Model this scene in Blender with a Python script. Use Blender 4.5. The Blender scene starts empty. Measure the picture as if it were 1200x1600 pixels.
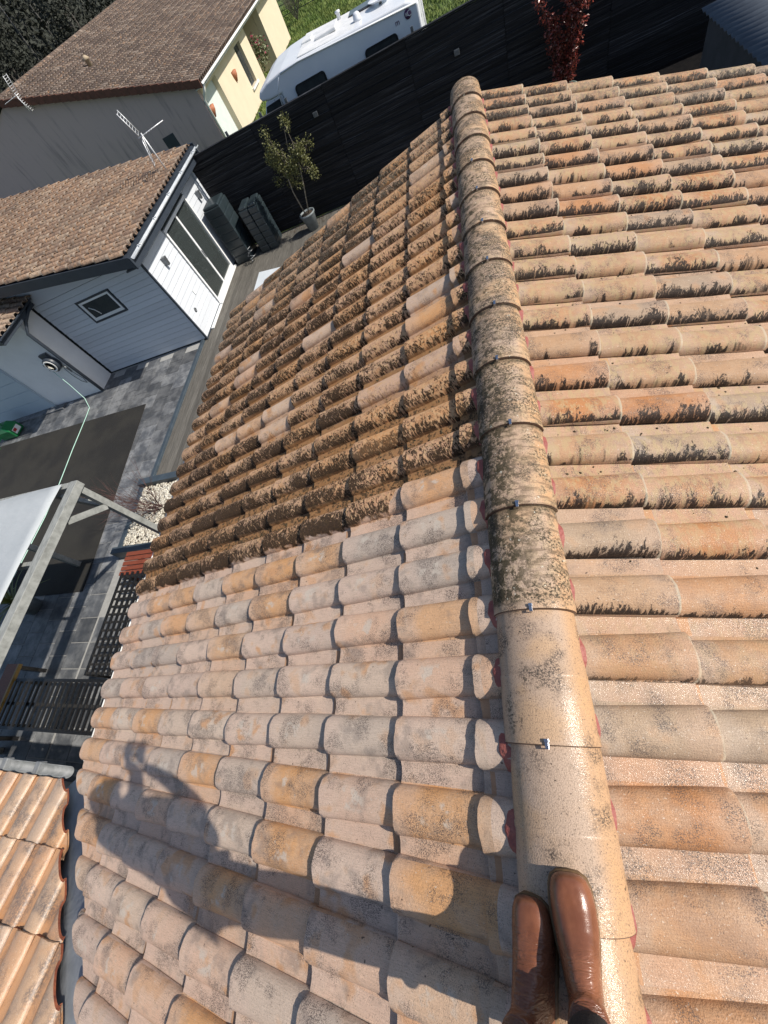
import bpy, bmesh, math, random
import numpy as np
from mathutils import Matrix, Vector, noise as mnoise
random.seed(7)
rad = math.radians
C = bpy.context.scene.collection

# ------------------------------------------------------------ camera, sky, sun, exposure
cam = bpy.data.cameras.new('camera')
cam_ob = bpy.data.objects.new('camera', cam)
C.objects.link(cam_ob)
CR = [[0.931617, 0.042179, -0.360986], [-0.134671, -0.882477, -0.450664], [-0.33757, 0.46846, -0.81645]]
CP = Vector((0.03609, -4.78437, 1.56557))
cam_ob.matrix_world = Matrix(((CR[0][0], -CR[1][0], -CR[2][0], CP[0]),
                              (CR[0][1], -CR[1][1], -CR[2][1], CP[1]),
                              (CR[0][2], -CR[1][2], -CR[2][2], CP[2]),
                              (0, 0, 0, 1)))
cam.sensor_fit = 'HORIZONTAL'; cam.sensor_width = 36; cam.lens = 36 * 628.4 / 1200
cam.clip_start = 0.02; cam.clip_end = 500
bpy.context.scene.camera = cam_ob

SUN_EL, SUN_AZ = 41.0, 2.0
world = bpy.data.worlds.new('World'); bpy.context.scene.world = world
world.use_nodes = True
wn = world.node_tree.nodes; wl = world.node_tree.links
wn.clear()
sky = wn.new('ShaderNodeTexSky'); sky.sky_type = 'NISHITA'; sky.sun_disc = False
sky.sun_elevation = rad(SUN_EL); sky.sun_rotation = rad(90 - SUN_AZ)
bg = wn.new('ShaderNodeBackground'); bg.inputs[1].default_value = 0.105
wo = wn.new('ShaderNodeOutputWorld')
wl.new(sky.outputs[0], bg.inputs[0]); wl.new(bg.outputs[0], wo.inputs[0])
sun = bpy.data.lights.new('sun', 'SUN'); sun.energy = 4.8; sun.angle = rad(0.55); sun.color = (1.0, 0.93, 0.83)
sun_ob = bpy.data.objects.new('sun', sun); C.objects.link(sun_ob)
sd = Vector((math.cos(rad(SUN_EL)) * math.cos(rad(SUN_AZ)), math.cos(rad(SUN_EL)) * math.sin(rad(SUN_AZ)), math.sin(rad(SUN_EL))))
sun_ob.rotation_euler = sd.to_track_quat('Z', 'Y').to_euler()
sun_ob.location = sd * 30
vs = bpy.context.scene.view_settings
vs.view_transform = 'Standard'; vs.look = 'None'; vs.exposure = 0.24; vs.gamma = 1.0; vs.use_curve_mapping = False

# ------------------------------------------------------------ node helper
class N:
    def __init__(s, name):
        s.m = bpy.data.materials.new(name); s.m.use_nodes = True
        s.t = s.m.node_tree; s.t.nodes.clear()
        s.b = s.t.nodes.new('ShaderNodeBsdfPrincipled')
        o = s.t.nodes.new('ShaderNodeOutputMaterial'); s.out = o
        s.t.links.new(s.b.outputs[0], o.inputs[0])
        g = s.t.nodes.new('ShaderNodeNewGeometry'); s.P = g.outputs['Position']; s.Nn = g.outputs['Normal']
    def put(s, sock, v):
        if isinstance(v, bpy.types.NodeSocket): s.t.links.new(v, sock)
        elif isinstance(v, (tuple, list)) and len(v) == 3 and sock.type == 'RGBA': sock.default_value = (*v, 1)
        else: sock.default_value = v
    def math(s, op, a, b=0.0, c=0.0, clamp=False):
        n = s.t.nodes.new('ShaderNodeMath'); n.operation = op; n.use_clamp = clamp
        s.put(n.inputs[0], a); s.put(n.inputs[1], b)
        if op in ('MULTIPLY_ADD', 'SMOOTH_MIN', 'COMPARE', 'WRAP'): s.put(n.inputs[2], c)
        return n.outputs[0]
    def add(s, a, b): return s.math('ADD', a, b)
    def sub(s, a, b): return s.math('SUBTRACT', a, b)
    def mul(s, a, b): return s.math('MULTIPLY', a, b)
    def step(s, a, lo, hi):
        n = s.t.nodes.new('ShaderNodeMapRange'); n.interpolation_type = 'SMOOTHSTEP'
        s.put(n.inputs[0], a); s.put(n.inputs[1], lo); s.put(n.inputs[2], hi); n.inputs[3].default_value = 0; n.inputs[4].default_value = 1
        return n.outputs[0]
    def dot(s, a, v):
        n = s.t.nodes.new('ShaderNodeVectorMath'); n.operation = 'DOT_PRODUCT'; s.put(n.inputs[0], a); n.inputs[1].default_value = v
        return n.outputs['Value']
    def vec(s, x, y, z):
        n = s.t.nodes.new('ShaderNodeCombineXYZ'); s.put(n.inputs[0], x); s.put(n.inputs[1], y); s.put(n.inputs[2], z); return n.outputs[0]
    def sep(s, v):
        n = s.t.nodes.new('ShaderNodeSeparateXYZ'); s.put(n.inputs[0], v); return n.outputs
    def noise(s, v, sc, det=3, rough=0.55, dist=0.0):
        n = s.t.nodes.new('ShaderNodeTexNoise'); s.put(n.inputs['Vector'], v); n.inputs['Scale'].default_value = sc
        n.inputs['Detail'].default_value = det; n.inputs['Roughness'].default_value = rough; n.inputs['Distortion'].default_value = dist
        return n.outputs['Fac']
    def white(s, v):
        n = s.t.nodes.new('ShaderNodeTexWhiteNoise'); n.noise_dimensions = '3D'; s.put(n.inputs['Vector'], v); return n.outputs
    def mix(s, f, a, b, mode='MIX'):
        n = s.t.nodes.new('ShaderNodeMix'); n.data_type = 'RGBA'; n.blend_type = mode
        s.put(n.inputs[0], f); s.put(n.inputs[6], a); s.put(n.inputs[7], b); return n.outputs[2]
    def ramp(s, f, stops):
        n = s.t.nodes.new('ShaderNodeValToRGB'); s.put(n.inputs[0], f)
        e = n.color_ramp.elements
        while len(e) < len(stops): e.new(0.5)
        for k, (p, c) in enumerate(stops): e[k].position = p; e[k].color = (*c, 1)
        return n.outputs[0]
    def objrand(s):
        return s.t.nodes.new('ShaderNodeObjectInfo').outputs['Random']
    def bump(s, h, strength=0.5, dist=0.01):
        n = s.t.nodes.new('ShaderNodeBump'); n.inputs['Strength'].default_value = strength; n.inputs['Distance'].default_value = dist
        s.put(n.inputs['Height'], h); s.t.links.new(n.outputs[0], s.b.inputs['Normal'])
    def done(s, col=None, rough=None, metal=None, spec=None):
        if col is not None: s.put(s.b.inputs['Base Color'], col)
        if rough is not None: s.put(s.b.inputs['Roughness'], rough)
        if metal is not None: s.put(s.b.inputs['Metallic'], metal)
        if spec is not None: s.put(s.b.inputs['Specular IOR Level'], spec)
        return s.m

def simple(name, c1, c2=None, sc=8, rough=0.6, bumps=0.0, bsc=60, metal=0, stretch=None, rnd=0.0, spec=0.5, fine=0.0, bd=0.01):
    n = N(name); P = n.P
    if stretch:
        x = n.sep(P); P2 = n.vec(n.mul(x[0], stretch[0]), n.mul(x[1], stretch[1]), n.mul(x[2], stretch[2]))
    else: P2 = P
    c2 = c2 or tuple(v * 0.75 for v in c1)
    f = n.step(n.noise(P2, sc, 5, 0.6), 0.3, 0.7)
    col = n.mix(f, c1, c2)
    if rnd:
        r = n.math('MULTIPLY_ADD', n.objrand(), rnd, 1 - rnd * 0.5)
        v = n.vec(r, r, r); col = n.mix(1.0, col, v, 'MULTIPLY')
    if fine:
        q = n.noise(P2, sc * 12, 3); v = n.math('MULTIPLY_ADD', q, fine, 1 - fine * 0.5); col = n.mix(1.0, col, n.vec(v, v, v), 'MULTIPLY')
    if bumps: n.bump(n.noise(P2, bsc, 4), bumps, bd)
    return n.done(col, rough, metal, spec)

# ------------------------------------------------------------ mesh helpers
WM = {}
def link(o, parent=None, M=None):
    C.objects.link(o)
    M = M or Matrix.Identity(4)
    if parent is not None:
        o.parent = parent; o.matrix_basis = WM[parent.name].inverted() @ M
    else: o.matrix_basis = M
    WM[o.name] = M
    return o
def thing(name, label, cat, loc=(0, 0, 0), group=None):
    o = bpy.data.objects.new(name, None); o.empty_display_size = 0.2
    link(o, None, Matrix.Translation(loc)); o['label'] = label; o['category'] = cat
    if group: o['group'] = group
    return o
def tag(o, label=None, cat=None, group=None, kind=None):
    if label: o['label'] = label
    if cat: o['category'] = cat
    if group: o['group'] = group
    if kind: o['kind'] = kind
    return o
class MB:
    """collects shapes in world space, then links them as one mesh"""
    def __init__(s): s.v = []; s.f = []; s.sm = []
    def raw(s, vs, fs, smooth=False):
        b = len(s.v); s.v += [tuple(v) for v in vs]; s.f += [tuple(b + i for i in f) for f in fs]; s.sm += [smooth] * len(fs)
        return s
    def box(s, x0, x1, y0, y1, z0, z1, M=None):
        vs = [Vector((x, y, z)) for z in (z0, z1) for y in (y0, y1) for x in (x0, x1)]
        if M is not None: vs = [M @ v for v in vs]
        return s.raw(vs, [(0, 2, 3, 1), (4, 5, 7, 6), (0, 1, 5, 4), (2, 6, 7, 3), (0, 4, 6, 2), (1, 3, 7, 5)])
    def bar(s, a, b, w, h, up=(0, 0, 1)):
        a = Vector(a); b = Vector(b); d = b - a; L = d.length; d.normalize()
        u = Vector(up); x = d.cross(u)
        if x.length < 1e-4: x = d.cross(Vector((0, 1, 0)))
        x.normalize(); u = x.cross(d)
        M = Matrix((( d.x, x.x, u.x, a.x), (d.y, x.y, u.y, a.y), (d.z, x.z, u.z, a.z), (0, 0, 0, 1)))
        return s.box(0, L, -w / 2, w / 2, -h / 2, h / 2, M)
    def tube(s, pts, r, n=8, cap=True):
        pts = [Vector(p) for p in pts]; rs = r if isinstance(r, (list, tuple)) else [r] * len(pts)
        rings = []; prev = None
        for i, p in enumerate(pts):
            d = (pts[min(i + 1, len(pts) - 1)] - pts[max(i - 1, 0)]).normalized()
            x = d.cross(Vector((0, 0, 1)) if prev is None else prev)
            if prev is None:
                if x.length < 1e-3: x = d.cross(Vector((0, 1, 0)))
                x.normalize(); y = x.cross(d)
            else:
                if x.length < 1e-3: x = d.cross(Vector((0, 1, 0.1)))
                x.normalize(); y = x.cross(d)
            prev = y
            rings.append([p + (x * math.cos(2 * math.pi * k / n) + y * math.sin(2 * math.pi * k / n)) * rs[i] for k in range(n)])
        vs = [v for R_ in rings for v in R_]; fs = []
        for i in range(len(pts) - 1):
            for k in range(n): fs.append((i * n + k, i * n + (k + 1) % n, (i + 1) * n + (k + 1) % n, (i + 1) * n + k))
        if cap: fs.append(tuple(range(n))[::-1]); fs.append(tuple((len(pts) - 1) * n + k for k in range(n)))
        return s.raw(vs, fs, True)
    def loft(s, rings, cap=True, smooth=True, closed=True):
        n = len(rings[0]); vs = [v for r in rings for v in r]; fs = []
        for i in range(len(rings) - 1):
            for k in range(n if closed else n - 1): fs.append((i * n + k, i * n + (k + 1) % n, (i + 1) * n + (k + 1) % n, (i + 1) * n + k))
        if cap: fs.append(tuple(range(n))[::-1]); fs.append(tuple((len(rings) - 1) * n + k for k in range(n)))
        return s.raw(vs, fs, smooth)
    def lathe(s, c, prof, n=20, axis='Z'):
        rings = []
        for r, h in prof:
            rg = []
            for k in range(n):
                a = 2 * math.pi * k / n; p = (r * math.cos(a), r * math.sin(a), h)
                if axis == 'Y': p = (p[0], p[2], p[1])
                if axis == 'X': p = (p[2], p[0], p[1])
                rg.append(Vector(c) + Vector(p))
            rings.append(rg)
        return s.loft(rings)
    def prism(s, poly, d):
        """poly: 3d points, extruded by vector d"""
        n = len(poly); d = Vector(d)
        vs = [Vector(p) for p in poly] + [Vector(p) + d for p in poly]
        return s.raw(vs, [tuple(range(n))[::-1], tuple(range(n, 2 * n))] + [(i, (i + 1) % n, n + (i + 1) % n, n + i) for i in range(n)])
    def build(s, name, m, parent=None, M=None, bevel=0.0, seg=2):
        me = bpy.data.meshes.new(name)
        M = M or (WM[parent.name] if parent is not None else Matrix.Identity(4))
        if M is not None:
            A = np.array(M.inverted()); V = np.array(s.v, float); V = V @ A[:3, :3].T + A[:3, 3]
        me.from_pydata([tuple(v) for v in V], [], s.f)
        me.polygons.foreach_set('use_smooth', s.sm)
        if m is not None: me.materials.append(m)
        if not s.dbl:
            bm = bmesh.new(); bm.from_mesh(me); bmesh.ops.recalc_face_normals(bm, faces=bm.faces); bm.to_mesh(me); bm.free()
        me.update()
        o = bpy.data.objects.new(name, me); link(o, parent, M)
        if bevel:
            b = o.modifiers.new('bevel', 'BEVEL'); b.width = bevel; b.segments = seg; b.limit_method = 'ANGLE'; b.angle_limit = rad(40)
        return o
    dbl = False
def bx(name, m, parent, x0, x1, y0, y1, z0, z1, bevel=0.0, **k):
    return MB().box(x0, x1, y0, y1, z0, z1).build(name, m, parent, bevel=bevel)

G = -3.6
AL = 0.293844; ca, sa = math.cos(AL), math.sin(AL)
TW, TL = 0.22, 0.3847
BW = 0.157                                   # width of the barrel of a tile

# ------------------------------------------------------------ roof tile material
def tile_mat(name, O, U, V, L, w, soff, voff, kind='left', pal=None):
    n = N(name)
    sub = n.t.nodes.new('ShaderNodeVectorMath'); sub.operation = 'SUBTRACT'; n.t.links.new(n.P, sub.inputs[0]); sub.inputs[1].default_value = O
    Q = sub.outputs[0]
    s = n.dot(Q, U); v = n.dot(Q, V); y = n.sep(n.P)[1]
    sx = n.math('DIVIDE', n.sub(s, soff), L); vx = n.math('DIVIDE', n.sub(v, voff), w)
    ti = n.math('FLOOR', sx); tj = n.math('FLOOR', vx)
    su = n.math('FRACT', sx); vm = n.mul(n.math('FRACT', vx), w)
    wv = n.white(n.vec(ti, tj, 3.0)); rnd = wv[0]; rc = n.sep(wv[1])
    off = n.vec(n.mul(ti, 7.3), n.mul(tj, 3.1), n.mul(rnd, 9.0))
    def addv(a, b):
        q = n.t.nodes.new('ShaderNodeVectorMath'); n.t.links.new(a, q.inputs[0]); n.t.links.new(b, q.inputs[1]); return q.outputs[0]
    Pt = addv(n.P, off)
    pal = pal or [(0.0, (0.643, 0.481, 0.375)), (.20, (0.561, 0.421, 0.337)), (.34, (0.659, 0.424, 0.289)), (.46, (0.645, 0.342, 0.152)), (.62, (0.620, 0.374, 0.211)), (.76, (0.602, 0.462, 0.355)), (.9, (0.457, 0.378, 0.317)), (1.0, (0.662, 0.517, 0.399))]
    base = n.ramp(rnd, pal)
    # pans keep a pinker, paler skin than the barrels; the tint of a tile fades towards its lip
    if kind in ('left', 'right'):
        pk = (.60, .445, .355) if kind == 'left' else (.47, .315, .225)
        base = n.mix(n.mul(n.math('GREATER_THAN', vm, BW), .6), base, pk)
        fd = n.step(n.add(su, n.mul(n.sub(n.noise(Pt, 12, 3), .5), .5)), .62, .95)
        base = n.mix(n.mul(fd, .5), base, pk)
        fd2 = n.step(n.add(su, n.mul(n.sub(n.noise(Pt, 15, 3), .5), .4)), .30, .05)
        base = n.mix(n.mul(fd2, n.mul(rc[2], .6)), base, (.42, .35, .29))
    # worn patches inside a tile: bleached crest and warmer flanks
    b1 = n.step(n.noise(Pt, 9, 3, .5), .42, .68)
    base = n.mix(n.mul(b1, .34), base, (.60, .48, .37) if kind == 'left' else (.47, .355, .25))
    b2 = n.step(n.noise(Pt, 9, 2, .5), .55, .68)
    base = n.mix(n.mul(b2, n.math('MULTIPLY_ADD', rc[1], .7 if kind == 'left' else .4, .15)), base, (.58, .30, .14) if kind == 'left' else (.46, .235, .11))
    # lengthwise brush grain from the extruded clay
    gr = n.noise(n.vec(n.mul(s, 6), n.mul(v, 110), tj), 3.0, 3)
    gv = n.math('MULTIPLY_ADD', gr, .6, .70); base = n.mix(1.0, base, n.vec(gv, gv, gv), 'MULTIPLY')
    fine = n.noise(n.P, 330, 2, .6)
    mid = n.noise(n.P, 95, 4, .7)
    # soot-like grey speckle gathered in patches
    pm = n.step(n.noise(Pt, 6.5, 4, .6), .47, .62)
    pq = n.step(n.noise(Pt, 7.5, 3, .6), .54, .68)
    base = n.mix(n.mul(pq, .42 if kind == 'left' else .22), base, (.19, .165, .15))
    sp = n.step(n.add(n.mul(mid, .22), n.mul(fine, .78)), n.sub(.52, n.mul(pm, .06)), .57)
    m1 = n.mul(pm, sp)
    base = n.mix(n.mul(m1, .85), base, (.075, .066, .064))
    wp = n.mul(n.step(n.noise(Pt, 16, 3, .6), .50, .60), n.mul(n.sub(1.0, n.step(n.math('ABSOLUTE', n.sub(su, .55)), .10, .20)), n.sub(1.0, n.step(n.math('ABSOLUTE', n.sub(vm, .075)), .022, .048))))
    base = n.mix(n.mul(wp, n.mul(n.math('GREATER_THAN', rc[2], .45), .7 if kind == 'left' else .0)), base, (.58, .51, .43))
    # faint speckle everywhere
    base = n.mix(n.mul(n.step(fine, .55, .68), .55), base, (.15, .105, .08))
    base = n.mix(n.mul(n.step(n.noise(n.P, 150, 2), .66, .72), .7), base, (.60, .52, .43))
    # dark round pits
    base = n.mix(n.mul(n.step(n.noise(n.P, 60, 1), .76, .80), .8), base, (.05, .035, .028))
    # bare orange clay strip by the overlap
    hs = n.mul(n.math('LESS_THAN', su, n.math('MULTIPLY_ADD', rc[1], .10, .03)), n.math('GREATER_THAN', vm, BW))
    base = n.mix(n.mul(hs, n.mul(n.math('GREATER_THAN', rc[2], .35), .7)), base, (.48, .25, .12))
    rough = .72
    # lichen and moss
    if kind == 'left':
        lim = n.add(n.mul(n.step(s, .60, .70), -TW * .62), -18 * TW + .30)
        wob = n.mul(n.sub(n.noise(n.P, 16, 4), .5), .09)
        D = n.step(n.add(y, wob), n.sub(lim, .006), n.add(lim, .012))
        barrel = n.sub(1.0, n.step(vm, BW - .012, BW))
        per = n.math('MULTIPLY_ADD', rc[0], .30, -.15)
        lowy = n.step(n.add(y, n.mul(s, -.10)), -2.3, -3.9)          # 0 far, 1 near the cleaned edge
        cln = n.mul(n.math('GREATER_THAN', rc[1], .87), n.math('MULTIPLY_ADD', lowy, -.9, .9))
        D0 = D; D = n.mul(D, n.sub(1.0, n.mul(cln, .75)))
        base_d = n.mix(n.mul(D, .5), base, (.52, .235, .085))
        ly = n.noise(n.vec(n.mul(s, 30), n.mul(v, 16), n.mul(tj, 5.0)), 2.0, 5, .62)
        base_d = n.mix(n.mul(D, n.mul(n.step(ly, .46, .58), .70)), base_d, (.60, .385, .205))
        pan = n.mul(D, n.sub(1.0, barrel))
        base_d = n.mix(n.mul(pan, .75), base_d, n.mix(n.noise(n.P, 40, 4), (.32, .15, .045), (.12, .065, .028)))
        st = n.noise(n.vec(n.mul(n.add(s, n.mul(vm, .3)), 30), n.mul(v, 17), n.mul(tj, 5.0)), 1.7, 8, .78, 1.3)
        big = n.noise(Pt, 5.0, 2)
        edge = n.sub(n.math('DIVIDE', vm, BW), .60)     # streaks thicker on the flanks
        th = n.add(n.add(n.sub(n.add(n.math('MULTIPLY_ADD', n.sub(1.0, n.step(s, .62, 1.3)), .045, .492), n.mul(cln, .13)), n.mul(lowy, .055)), n.mul(per, .24)), n.add(n.mul(n.sub(big, .5), -.28), n.mul(edge, -.15)))
        k = n.mul(n.mul(n.step(st, th, n.add(th, .03)), D), barrel)
        blk = n.mix(n.step(n.noise(n.P, 120, 2), .45, .7), (.010, .007, .005), (.060, .034, .016))
        col = n.mix(n.mul(k, .93), base_d, blk)
        k2 = n.mul(n.mul(n.step(n.noise(n.P, 34, 5, .7), n.sub(.62, n.mul(lowy, .12)), n.sub(.67, n.mul(lowy, .12))), D), .8)
        col = n.mix(n.mul(k2, n.sub(1.0, barrel)), col, (.045, .032, .02))
        far = n.step(y, -1.3, 0.2)
        col = n.mix(n.mul(n.mul(n.step(n.noise(n.P, 45, 5, .7), .42, .60), far), .6), col, (.17, .155, .12))
        hgt = n.add(n.mul(fine, .25), n.add(n.mul(mid, .4), n.add(n.mul(k, 1.1), n.mul(D, n.mul(ly, .7)))))
        rough = n.math('MULTIPLY_ADD', D, .2, .62)
        n.bump(hgt, .6, .007)
    elif kind == 'right':
        dz = n.add(n.step(y, -5.0, -3.6), 0.0)
        per = n.math('MULTIPLY_ADD', rc[0], 1.25, .05)
        tuft = n.noise(n.vec(n.mul(s, 9), tj, ti), 1.6, 3, .6)
        hh = n.add(n.math('MULTIPLY_ADD', n.step(tuft, .38, .72), .105, .022), n.mul(n.sub(per, .7), .04))
        stv = n.noise(n.vec(n.mul(n.add(s, n.mul(vm, -.25)), 44), n.mul(v, 20), n.mul(tj, 5.0)), 1.3, 7, .78, 1.2)
        hh = n.math('MAXIMUM', hh, .003)
        frac = n.math('DIVIDE', vm, n.mul(hh, n.math('MULTIPLY_ADD', dz, .85, .15)))
        th = n.math('MULTIPLY_ADD', frac, .26, .37)
        gate = n.step(n.noise(n.vec(n.mul(s, 7), n.mul(tj, 3.0), ti), 1.5, 3), n.sub(.50, n.mul(per, .25)), n.sub(.57, n.mul(per, .25)))
        k = n.mul(n.mul(n.step(stv, th, n.add(th, .05)), n.step(dz, .02, .25)), n.mul(gate, n.sub(1.0, n.step(vm, .115, .125))))
        yl = n.mul(n.step(n.noise(n.vec(n.mul(s, 30), n.mul(v, 14), tj), 1.6, 4, .6), .47, .60), n.mul(dz, .55))
        col = n.mix(n.mul(yl, n.math('GREATER_THAN', rc[2], .3)), base, (.42, .32, .175))
        col = n.mix(n.mul(k, .95), col, n.mix(n.step(mid, .4, .7), (.010, .008, .008), (.04, .026, .02)))
        far = n.mul(n.step(y, -1.0, .2), .55)
        col = n.mix(n.mul(far, n.step(n.noise(n.P, 50, 5, .7), .45, .60)), col, (.13, .115, .09))
        near = n.step(y, -2.6, -4.2)
        col = n.mix(n.mul(n.mul(n.step(su, .965, .985), n.sub(1.0, n.step(vm, .14, .15))), .6), col, (.50, .44, .33))
        rough = n.sub(.62, n.mul(near, .12))
        hgt = n.add(n.mul(fine, .5), n.add(n.mul(n.noise(n.P, 210, 2), .8), n.mul(mid, .25)))
        nd = n.t.nodes.new('ShaderNodeBump'); nd.inputs['Strength'].default_value = .55; nd.inputs['Distance'].default_value = .003
        n.put(nd.inputs['Height'], n.add(n.noise(n.P, 150, 3, .6), n.mul(n.noise(n.P, 28, 2), .8)))
        n.t.links.new(nd.outputs[0], n.b.inputs['Coat Normal'])
        n.put(n.b.inputs['Coat Weight'], n.mul(near, n.math('MULTIPLY_ADD', n.step(vm, BW - .01, BW), .075, .04))); n.b.inputs['Coat Roughness'].default_value = .10
        n.bump(hgt, .6, .004)
    elif kind == 'low':
        col = base
        pan = n.step(vm, BW - .01, BW + .004)
        col = n.mix(n.mul(n.step(vm, BW - .05, BW - .004), .55), col, (.50, .24, .10))
        col = n.mix(n.mul(n.mul(n.step(n.noise(n.P, 4.5, 3), .50, .62), n.step(mid, .36, .56)), .7), col, (.11, .095, .09))
        rough = .30
        n.bump(n.add(n.mul(fine, .5), n.mul(mid, .6)), .6, .004)
    else:                                      # distant roofs
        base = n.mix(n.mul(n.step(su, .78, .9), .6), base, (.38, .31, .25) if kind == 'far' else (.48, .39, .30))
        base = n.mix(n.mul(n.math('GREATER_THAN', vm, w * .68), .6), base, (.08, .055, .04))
        col = n.mix(n.mul(n.step(n.noise(n.P, .9, 4, .6), .45, .65), .55 if kind == 'far' else .3), base, (.085, .065, .055))
        col = n.mix(n.mul(n.step(n.noise(n.P, 22, 4, .7), .46, .62), .6), col, (.07, .052, .045))
        rough = .85
    return n.done(col, rough, spec=.5 if kind == 'low' else .16)

UL, VL, NL = Vector((-ca, 0, -sa)), Vector((0, -1, 0)), Vector((-sa, 0, ca))
UR, VR, NR = Vector((ca, 0, -sa)), Vector((0, 1, 0)), Vector((sa, 0, ca))
US, VS, NS = Vector((0, ca, -sa)), Vector((-1, 0, 0)), Vector((0, sa, ca))
S1L, S1R, YLOFF = 0.581, 0.4938, 0.1552
VLO = -(YLOFF + BW)                            # v origin of column 0 on the left slope (v = -y)
YS = -8.81                                     # ridge line of the side wing
M_left = tile_mat('left_slope_tile', (0, 0, 0), UL, VL, TL, TW, S1L, VLO, 'left')  # palette lighter than the right slope's, making up in colour for weaker grazing sun
M_right = tile_mat('right_slope_tile', (0, 0, 0), UR, VR, TL, TW, S1R, 0, 'right',
    [(0.0, (0.403, 0.249, 0.144)), (.25, (0.439, 0.257, 0.146)), (.45, (0.435, 0.198, 0.082)), (.62, (0.401, 0.272, 0.171)), (.76, (0.417, 0.185, 0.074)), (.93, (0.373, 0.268, 0.180)), (1.0, (0.355, 0.258, 0.181))])
M_low = tile_mat('side_wing_tile', (0, YS, 0), US, VS, TL, TW, 3.70 - 9 * TL, 0.05, 'low',
    [(0.0, (.46, .33, .23)), (.3, (.47, .26, .13)), (.55, (.40, .29, .22)), (.75, (.46, .33, .23)), (1.0, (.46, .22, .095))])
M_clay = simple('red_clay', (.30, .09, .04), (.16, .045, .025), 30, .7, .4, 120)
M_mortar = simple('red_mortar', (.27, .065, .055), (.34, .11, .085), 20, .6, .8, 90, bd=.006)

# ------------------------------------------------------------ roof tile mesh
def tile_arrays(w=TW, L=TL, bw=BW, h=0.055, Lt=None, nb=12, us=None, th=.013, tilt=.020, seed=0, pan=True, lap=.02):
    rnd = random.Random(seed); Lt = Lt or (L + .05)
    us = us or [0, .35, .8, .955, .992, 1.0]
    def prof(t):
        k = .90 + .10 * t; pts = []
        b = bw * k
        for i in range(nb + 1):
            a = math.pi * i / nb
            cx = b / 2 * (1 - math.copysign(abs(math.cos(a)) ** .92, math.cos(a)))
            z = h * (.93 + .07 * t) * math.sin(a) ** .80 if 0 < i < nb else 0
            pts.append((cx, z))
        pts[0] = (pts[0][0], .005); pts[-1] = (b, .003)
        if t > .9: pts = [(v_ + math.sin(seed * 2.1 + v_ * 60) * .001, z_ + math.sin(seed * 1.3 + v_ * 75) * .0012) for v_, z_ in pts]
        if pan:
            pts += [(b + (w - b) * .30, .0), (b + (w - b) * .7, -.001), (w + lap, .001)]
        return pts
    top = []
    for j, t in enumerate(us):
        z0 = -tilt * (1 - t); lip = (.0025 if .9 < t < 1 else 0) - (.0035 if t == 1.0 else 0)
        top.append([(t * Lt + (0 if t < .9 else math.sin(seed * 1.7 + v * 48) * .0022 + math.sin(seed + v * 170) * .001), v, z + z0 + lip + (rnd.random() - .5) * .0012) for v, z in prof(t)])
    npt = len(top[0]); vs = [p for r in top for p in r]; fs = []; nu = len(us)
    for j in range(nu - 1):
        for i in range(npt - 1): a = j * npt + i; fs.append((a, a + npt, a + npt + 1, a + 1))
    # underside: first and last ring, pushed towards the inside
    b0 = len(vs)
    for t in (0.0, 1.0):
        z0 = -tilt * (1 - t); pr = prof(t)
        for i, (v, z) in enumerate(pr):
            if i <= nb:
                c = bw / 2; f = (1 - th / (bw / 2)) if i < nb else 1
                vs.append((t * Lt, c + (v - c) * f, z * (1 - th / max(h, .02)) - th * (.15 if 0 < i < nb else 1) * .7 + z0))
            else: vs.append((t * Lt, v, z - th + z0))
    for i in range(npt - 1): fs.append((b0 + i, b0 + i + 1, b0 + npt + i + 1, b0 + npt + i))
    e = (nu - 1) * npt
    for i in range(npt - 1): fs.append((e + i, b0 + npt + i, b0 + npt + i + 1, e + i + 1))
    fs.append((0, b0, b0 + npt) + tuple(j * npt for j in range(nu - 1, 0, -1)))
    fs.append(tuple(j * npt + npt - 1 for j in range(nu)) + (b0 + 2 * npt - 1, b0 + npt - 1))
    return vs, fs
def tile_mesh(name, mats, **k):
    vs, fs = tile_arrays(**k)
    me = bpy.data.meshes.new(name); me.from_pydata(vs, [], fs)
    for m in mats: me.materials.append(m)
    npt = max(len(f) for f in fs)
    bm = bmesh.new(); bm.from_mesh(me); bmesh.ops.recalc_face_normals(bm, faces=bm.faces)
    for e in bm.edges:
        if len(e.link_faces) == 2 and e.link_faces[0].normal.angle(e.link_faces[1].normal, 0) > rad(50): e.smooth = False
    for f in bm.faces:
        f.smooth = True
        if len(mats) > 1 and abs(f.normal.y) > .7 and len(f.verts) > 5 or (abs(f.normal.x) > .8 and f.calc_center_median().z < .006): f.material_index = 1
    bm.to_mesh(me); bm.free(); return me
def slope_M(O, U, V, Nv, s, v, z=0.0):
    p = Vector(O) + U * s + V * v + Nv * z
    return Matrix(((U.x, V.x, Nv.x, p.x), (U.y, V.y, Nv.y, p.y), (U.z, V.z, Nv.z, p.z), (0, 0, 0, 1)))
def jitter(M, rnd, a=.5, d=.002):
    return M @ Matrix.Translation((rnd.uniform(-d, d) * 1.5, rnd.uniform(-d, d), rnd.uniform(0, d * .6))) @ Matrix.Rotation(rad(rnd.uniform(-a, a)), 4, 'Z') @ Matrix.Rotation(rad(rnd.uniform(-a, a) * .5), 4, 'X')
def pix(p):
    q = [sum(CR[i][k] * (p[k] - CP[k]) for k in range(3)) for i in range(3)]
    if q[2] < .02: return None
    return 600 + 628.4 * q[0] / q[2], 800 + 628.4 * q[1] / q[2], q[2]
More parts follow.
